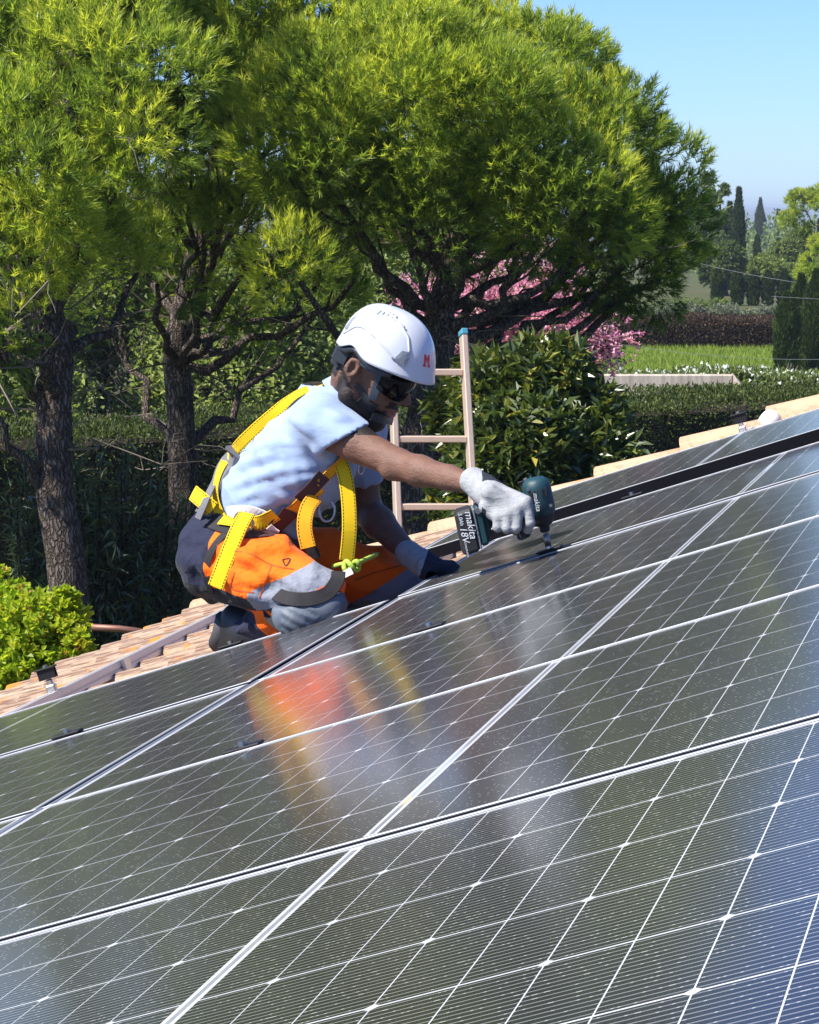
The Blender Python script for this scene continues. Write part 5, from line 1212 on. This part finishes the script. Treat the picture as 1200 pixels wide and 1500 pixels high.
S.chain([rw+(K_[0]-rw)*.25+yv*.02, W(738, 733, 6.12), W(758, 745, 6.14), W(768, 757, 6.14)], [.022, .0165, .014, .011], .008)      # thumb on the far side
S.cone(W(694, 705, 6.172), W(716, 722, 6.122), .0345, .033, .02)                                                                        # cuff
S.cone(W(712, 742, 6.075), W(722, 752, 6.075), .018, .016, .012)                                                                          # heel of the hand
v, f = S.surface(); v = smooth_verts(v, f, 1, .4); X_, Y_, D_ = pxy(v)
ax_h = unit(K_[3]-K_[0]); dn = np.array([.1, .35, -.93]); low = np.minimum.reduce([np.linalg.norm(v-t_, axis=1) for t_ in Ti+Di])
coat = np.maximum(np.clip((.0165-low)*60, -1, 1), np.clip((.022-np.linalg.norm(v-W(712, 744, 6.08), axis=1))*60, -1, 1)); coat = np.maximum(coat, np.clip((D_-6.105)*40, -1, 1)); coat[X_ < 706] = -1
glove_r = pmesh('glove', v, f, [M['glove']], True, {'coat': coat}); glove_r['label'] = 'white knit glove with dark coated fingers round the tool grip'
lw_ = J['lwr']; S = SDF(axis(lw_[0]-.05, lw_[0]+.17, .0034), axis(6.58, 6.92, .0036), axis(W(0, 870, 6.7)[2], W(0, 785, 6.7)[2], .0034))
S.cone(W(598, 811, 6.765), W(618, 824, 6.73), .036, .033, .012); S.cone(W(618, 824, 6.73), W(640, 831, 6.70), .034, .026, .015); S.cone(W(622, 838, 6.69), W(642, 840, 6.68), .02, .017, .015)
for i in range(4):
    b0 = W(640+i*1.0, 832-i*1.6, 6.665+i*.023); b1 = W(657+i*1.5, 833-i*1.8, 6.665+i*.024); b2 = W(668+i*1.5-(i == 3)*4, 838-i*2.2, 6.665+i*.024)
    S.chain([W(622, 828, 6.69+i*.016), b0, b1, b2], [.022, .0145, .0125, .0098], .005)
S.chain([W(622, 838, 6.685), W(634, 846, 6.645), W(648, 848, 6.63)], [.018, .014, .0105], .006)
v, f = S.surface(); X_, Y_, D_ = pxy(v); coat = np.clip((X_-621+.35*(Y_-825))*.12, -1, 1)
gl = pmesh('glove', smooth_verts(v, f, 1, .4), f, [M['glove']], True, {'coat': coat}); gl['label'] = 'dark coated glove pressed flat on the panel'

# ================================================================= cordless impact driver
tip = R(.41, 3.456, .0135); ua = unit(np.array([-.205, -.03, .978])); hd_ = np.array([-.95, -.03, -.31]); hd_ = unit(hd_); ltd = unit(np.cross(hd_, ua)); 
if ltd[1] > 0: ltd = -ltd
driver = thing('impact_driver', 'teal and black cordless impact driver held over the clamp', 'power tool', None, Matrix.Translation(Vector(tip)))
def dpart(mb, name, mat, parent=None, smooth=False):
    o = obj(name, mesh_np(name, np.concatenate(mb.v)-tip, ([np.array(mb.f4)] if mb.f4 else [])+([np.array(mb.f3)] if mb.f3 else []), smooth, [mat])); o.parent = parent or driver; return o
def D(u, h, l=0.0): return tip+ua*u+hd_*h+ltd*l
M['teal'] = plain('teal_plastic', (0.006, 0.040, 0.052), .55, 0, .45, 40, .15); M['rubber'] = plain('black_rubber', (0.014, 0.014, 0.016), .65, 0, .4, 60, .2); M['worn'] = plain('scuffed_steel', (.34, .33, .31), .4, .9, .3, 60); M['white_print'] = plain('white_print', (.72, .74, .76), .5)
m = MB(); m.tube([D(.0, 0), D(.030, 0)], [.0075, .0085], 10); m.tube([D(.028, 0), D(.040, 0)], [.0065, .0065], 8); dpart(m, 'socket_bit', M['worn'], None, True)
m = MB(); m.tube([D(.036, 0), D(.040, 0), D(.052, 0), D(.056, 0)], [.010, .0125, .013, .011], 14); dpart(m, 'chuck', M['rubber'], None, True)
m = MB(); us = [.052, .058, .070, .085, .105]; m.tube([D(u, 0) for u in us], [.018, .025, .0285, .0305, .0315], 18); dpart(m, 'hammer_case', M['rubber'], None, True)
m = MB(); us = [.078, .082, .110, .150, .162, .170]; m.tube([D(u, 0) for u in us], [.030, .0345, .036, .0355, .031, .022], 18); hs = dpart(m, 'motor_housing', M['teal'], None, True)
for k in range(5):
    mm = MB(); mm.box(D(.135, -.018+k*.009, .0335), (.0045, .02, .004), np.array([hd_, ua, ltd])); dpart(mm, 'air_vent', M['rubber'], hs)
for (u, h) in ((.098, -.024), (.152, .022)):
    mm = MB(); mm.tube([D(u, h, .024), D(u, h, .0315)], .004, 8); dpart(mm, 'screw', M['worn'], hs)
m = MB(); q = [D(.126, .02), D(.124, .05), D(.116, .09), D(.108, .138)]; m.tube(q, [.021, .0185, .0185, .022], 12); dpart(m, 'grip', M['rubber'], None, True)
m = MB(); m.box(D(.092, .040), (.018, .026, .015), np.array([ua, hd_, ltd]), .004); dpart(m, 'trigger', M['rubber'])
m = MB(); m.box(D(.104, .150), (.100, .026, .066), np.array([ua, hd_, ltd]), .008); m.box(D(.104, .136), (.07, .014, .05), np.array([ua, hd_, ltd]), .006); dpart(m, 'foot', M['teal'])
mm = MB(); mm.tube([D(.142, .152, .030), D(.142, .152, .036)], .0075, 12); dpart(mm, 'screw', M['worn'])
m = MB(); m.box(D(.100, .186), (.108, .046, .076), np.array([ua, hd_, ltd]), .008); bat = dpart(m, 'battery', M['rubber'])
m = MB(); m.box(D(.100, .1625), (.100, .006, .070), np.array([ua, hd_, ltd]), .002); dpart(m, 'slide_plate', M['grey_plastic'], bat)
def lettering(name, text, size, org, xdir, ydir, mat, parent, shear=0.0):
    cu = bpy.data.curves.new(name, 'FONT'); cu.body = text; cu.size = size; cu.shear = shear; cu.resolution_u = 3; cu.extrude = 0.0004; cu.align_x = 'CENTER'; cu.align_y = 'CENTER'
    tmp = bpy.data.objects.new('tmp', cu); COL.objects.link(tmp); dg = bpy.context.evaluated_depsgraph_get(); me = bpy.data.meshes.new_from_object(tmp.evaluated_get(dg)); bpy.data.objects.remove(tmp)
    z = np.cross(xdir, ydir); Mx = Matrix(((xdir[0], ydir[0], z[0], org[0]), (xdir[1], ydir[1], z[1], org[1]), (xdir[2], ydir[2], z[2], org[2]), (0, 0, 0, 1)))
    me.transform(Mx); me.materials.clear(); me.materials.append(mat); o = obj(name, me, parent); return o
fx_ = -ua; fy_ = unit(np.cross(ltd, fx_))
off = lambda u, h: D(u, h, .0388)-tip
lettering('lettering', 'makita', .026, off(.116, .176), fx_, fy_, M['white_print'], bat, .25)
lettering('lettering', '5.0Ah', .013, off(.136, .197), fx_, fy_, M['white_print'], bat, .2)
lettering('lettering', '18V', .024, off(.098, .196), fx_, fy_, M['white_print'], bat, .25)
lettering('lettering', 'LITHIUM-ION', .0065, off(.062, .198), fx_, fy_, M['white_print'], bat)
lettering('lettering', 'makita', .017, D(.118, .008, .0362)-tip, fx_, fy_, M['white_print'], hs, .25)
lettering('lettering', 'XPT', .009, D(.112, .024, .0300)-tip, fx_, fy_, M['white_print'], hs, .2)

# ================================================================= ladder leaning on the gable
M['ladder'] = plain('ladder_aluminium', (0.50, 0.38, 0.29), .45, .35, .12, 30); M['cap_blue'] = plain('blue_cap', (0.05, 0.22, 0.30), .5)
LD = 10.9
def lad(px, py): return W(px, py, LD+(700-py)*.0006)
ladder = thing('ladder', 'aluminium ladder leaning against the far roof edge behind the man\'s arm', 'ladder', None, Matrix.Translation(Vector(lad(640, 800))))
L0 = lad(640, 800)
def lpart(mb, name, mat, parent=None):
    o = obj(name, mesh_np(name, np.concatenate(mb.v)-L0, [np.array(mb.f4)]+([np.array(mb.f3)] if mb.f3 else []), False, [mat])); o.parent = parent or ladder; return o
def bar(mb, p, q, w, d, bev=.004):
    ax_ = q-p; L_ = np.linalg.norm(ax_); ax_ = ax_/L_; y_ = unit(np.cross(ax_, [1, .25, 0.0])); x_ = np.cross(y_, ax_); mb.box((p+q)/2, (w, d, L_), np.array([x_, y_, ax_]), bev)
lb = [(590, 960), (573, 500)]; rb = [(706, 960), (679, 492)]
def ext(pp):
    p, q = lad(*pp[0]), lad(*pp[1]); d = unit(p-q); return q+d*((q[2]-.05)/-d[2]), q
for k, pp in enumerate((lb, rb)):
    p, q = ext(pp); m = MB(); bar(m, p, q, .026, .058); st_ = lpart(m, 'stile', M['ladder']); mm = MB(); bar(mm, q, q+unit(q-p)*.028, .030, .062); lpart(mm, 'end_cap', M['cap_blue'], st_)
(p0, q0), (p1, q1) = ext(lb), ext(rb)
zs = [HY(547, LD), HY(643, LD), HY(737, LD)]; step = zs[0]-zs[1]
for k in range(-2, 12):
    z = zs[1]-step*k
    if z > q0[2]+.2 or z < .2: continue
    f0 = (z-p0[2])/(q0[2]-p0[2]); f1 = (z-p1[2])/(q1[2]-p1[2])
    if f1 > .99 or f0 > 1.05: continue
    a, b = p0+(q0-p0)*f0, p1+(q1-p1)*f1; m = MB(); ax_ = unit(b-a); m.box((a+b)/2, (np.linalg.norm(b-a)-.02, .032, .028), np.array([ax_, unit(np.cross([0, 0, 1], ax_)), np.cross(ax_, unit(np.cross([0, 0, 1], ax_)))]), .004); lpart(m, 'rung', M['ladder'])
# ---- white cap at the end of the rail, and the gutter pipe on the left
c0 = R(.48, 7.60, -.058); m = MB(); prof = [(.040, 0), (.043, .02), (.043, .036), (.038, .052), (.024, .064), (.004, .069)]
m.tube([c0+AV*(z*.9)+NV*(z*.55) for _, z in prof], [r for r, _ in prof], 18); M['white_pvc'] = plain('white_plastic', (.72, .72, .70), .45)
wc = thing('vent_cap', 'white rounded plastic cap beside the rail end at the far verge', 'vent cap', None, Matrix.Translation(Vector(c0)))
o = obj('dome', mesh_np('dome', np.concatenate(m.v)-c0, [np.array(m.f4), np.array(m.f3)], True, [M['white_pvc']])); o.parent = wc
m = MB(); m.tube([c0-NV*.12, c0+NV*.01], .035, 14); o = obj('stub', mesh_np('stub', np.concatenate(m.v)-c0, [np.array(m.f4), np.array(m.f3)], True, [M['white_pvc']])); o.parent = wc
M['copper'] = plain('copper_pipe', (0.22, 0.10, 0.07), .5, .4); m = MB(); m.tube([W(120, 918, 13.5), W(175, 921, 13.5), W(240, 930, 13.5)], .018, 8); m.tube([W(240, 930, 13.5), W(240, 930, 13.5)*np.array([1, 1, 0])], .018, 8)
tag(m.build('garden_pipe', M['copper'], None, True), 'thin reddish pipe running behind the roof edge beside the young shrub', 'pipe')

# ================================================================= air
t = NT('haze_air'); t.n.remove(t.p); pv = t.node('ShaderNodeVolumePrincipled'); pv.inputs['Color'].default_value = (0.80, 0.90, 1.0, 1); pv.inputs['Density'].default_value = 0.00030; pv.inputs['Anisotropy'].default_value = 0.3
t.link(pv.outputs[0], t.out.inputs['Volume'])
m = MB(); m.box((0, 4950, -24), (10400, 10100, 80)); o = m.build('haze', t.m); tag(o, 'thin pale summer haze over the distant plain', 'haze', kind='stuff')
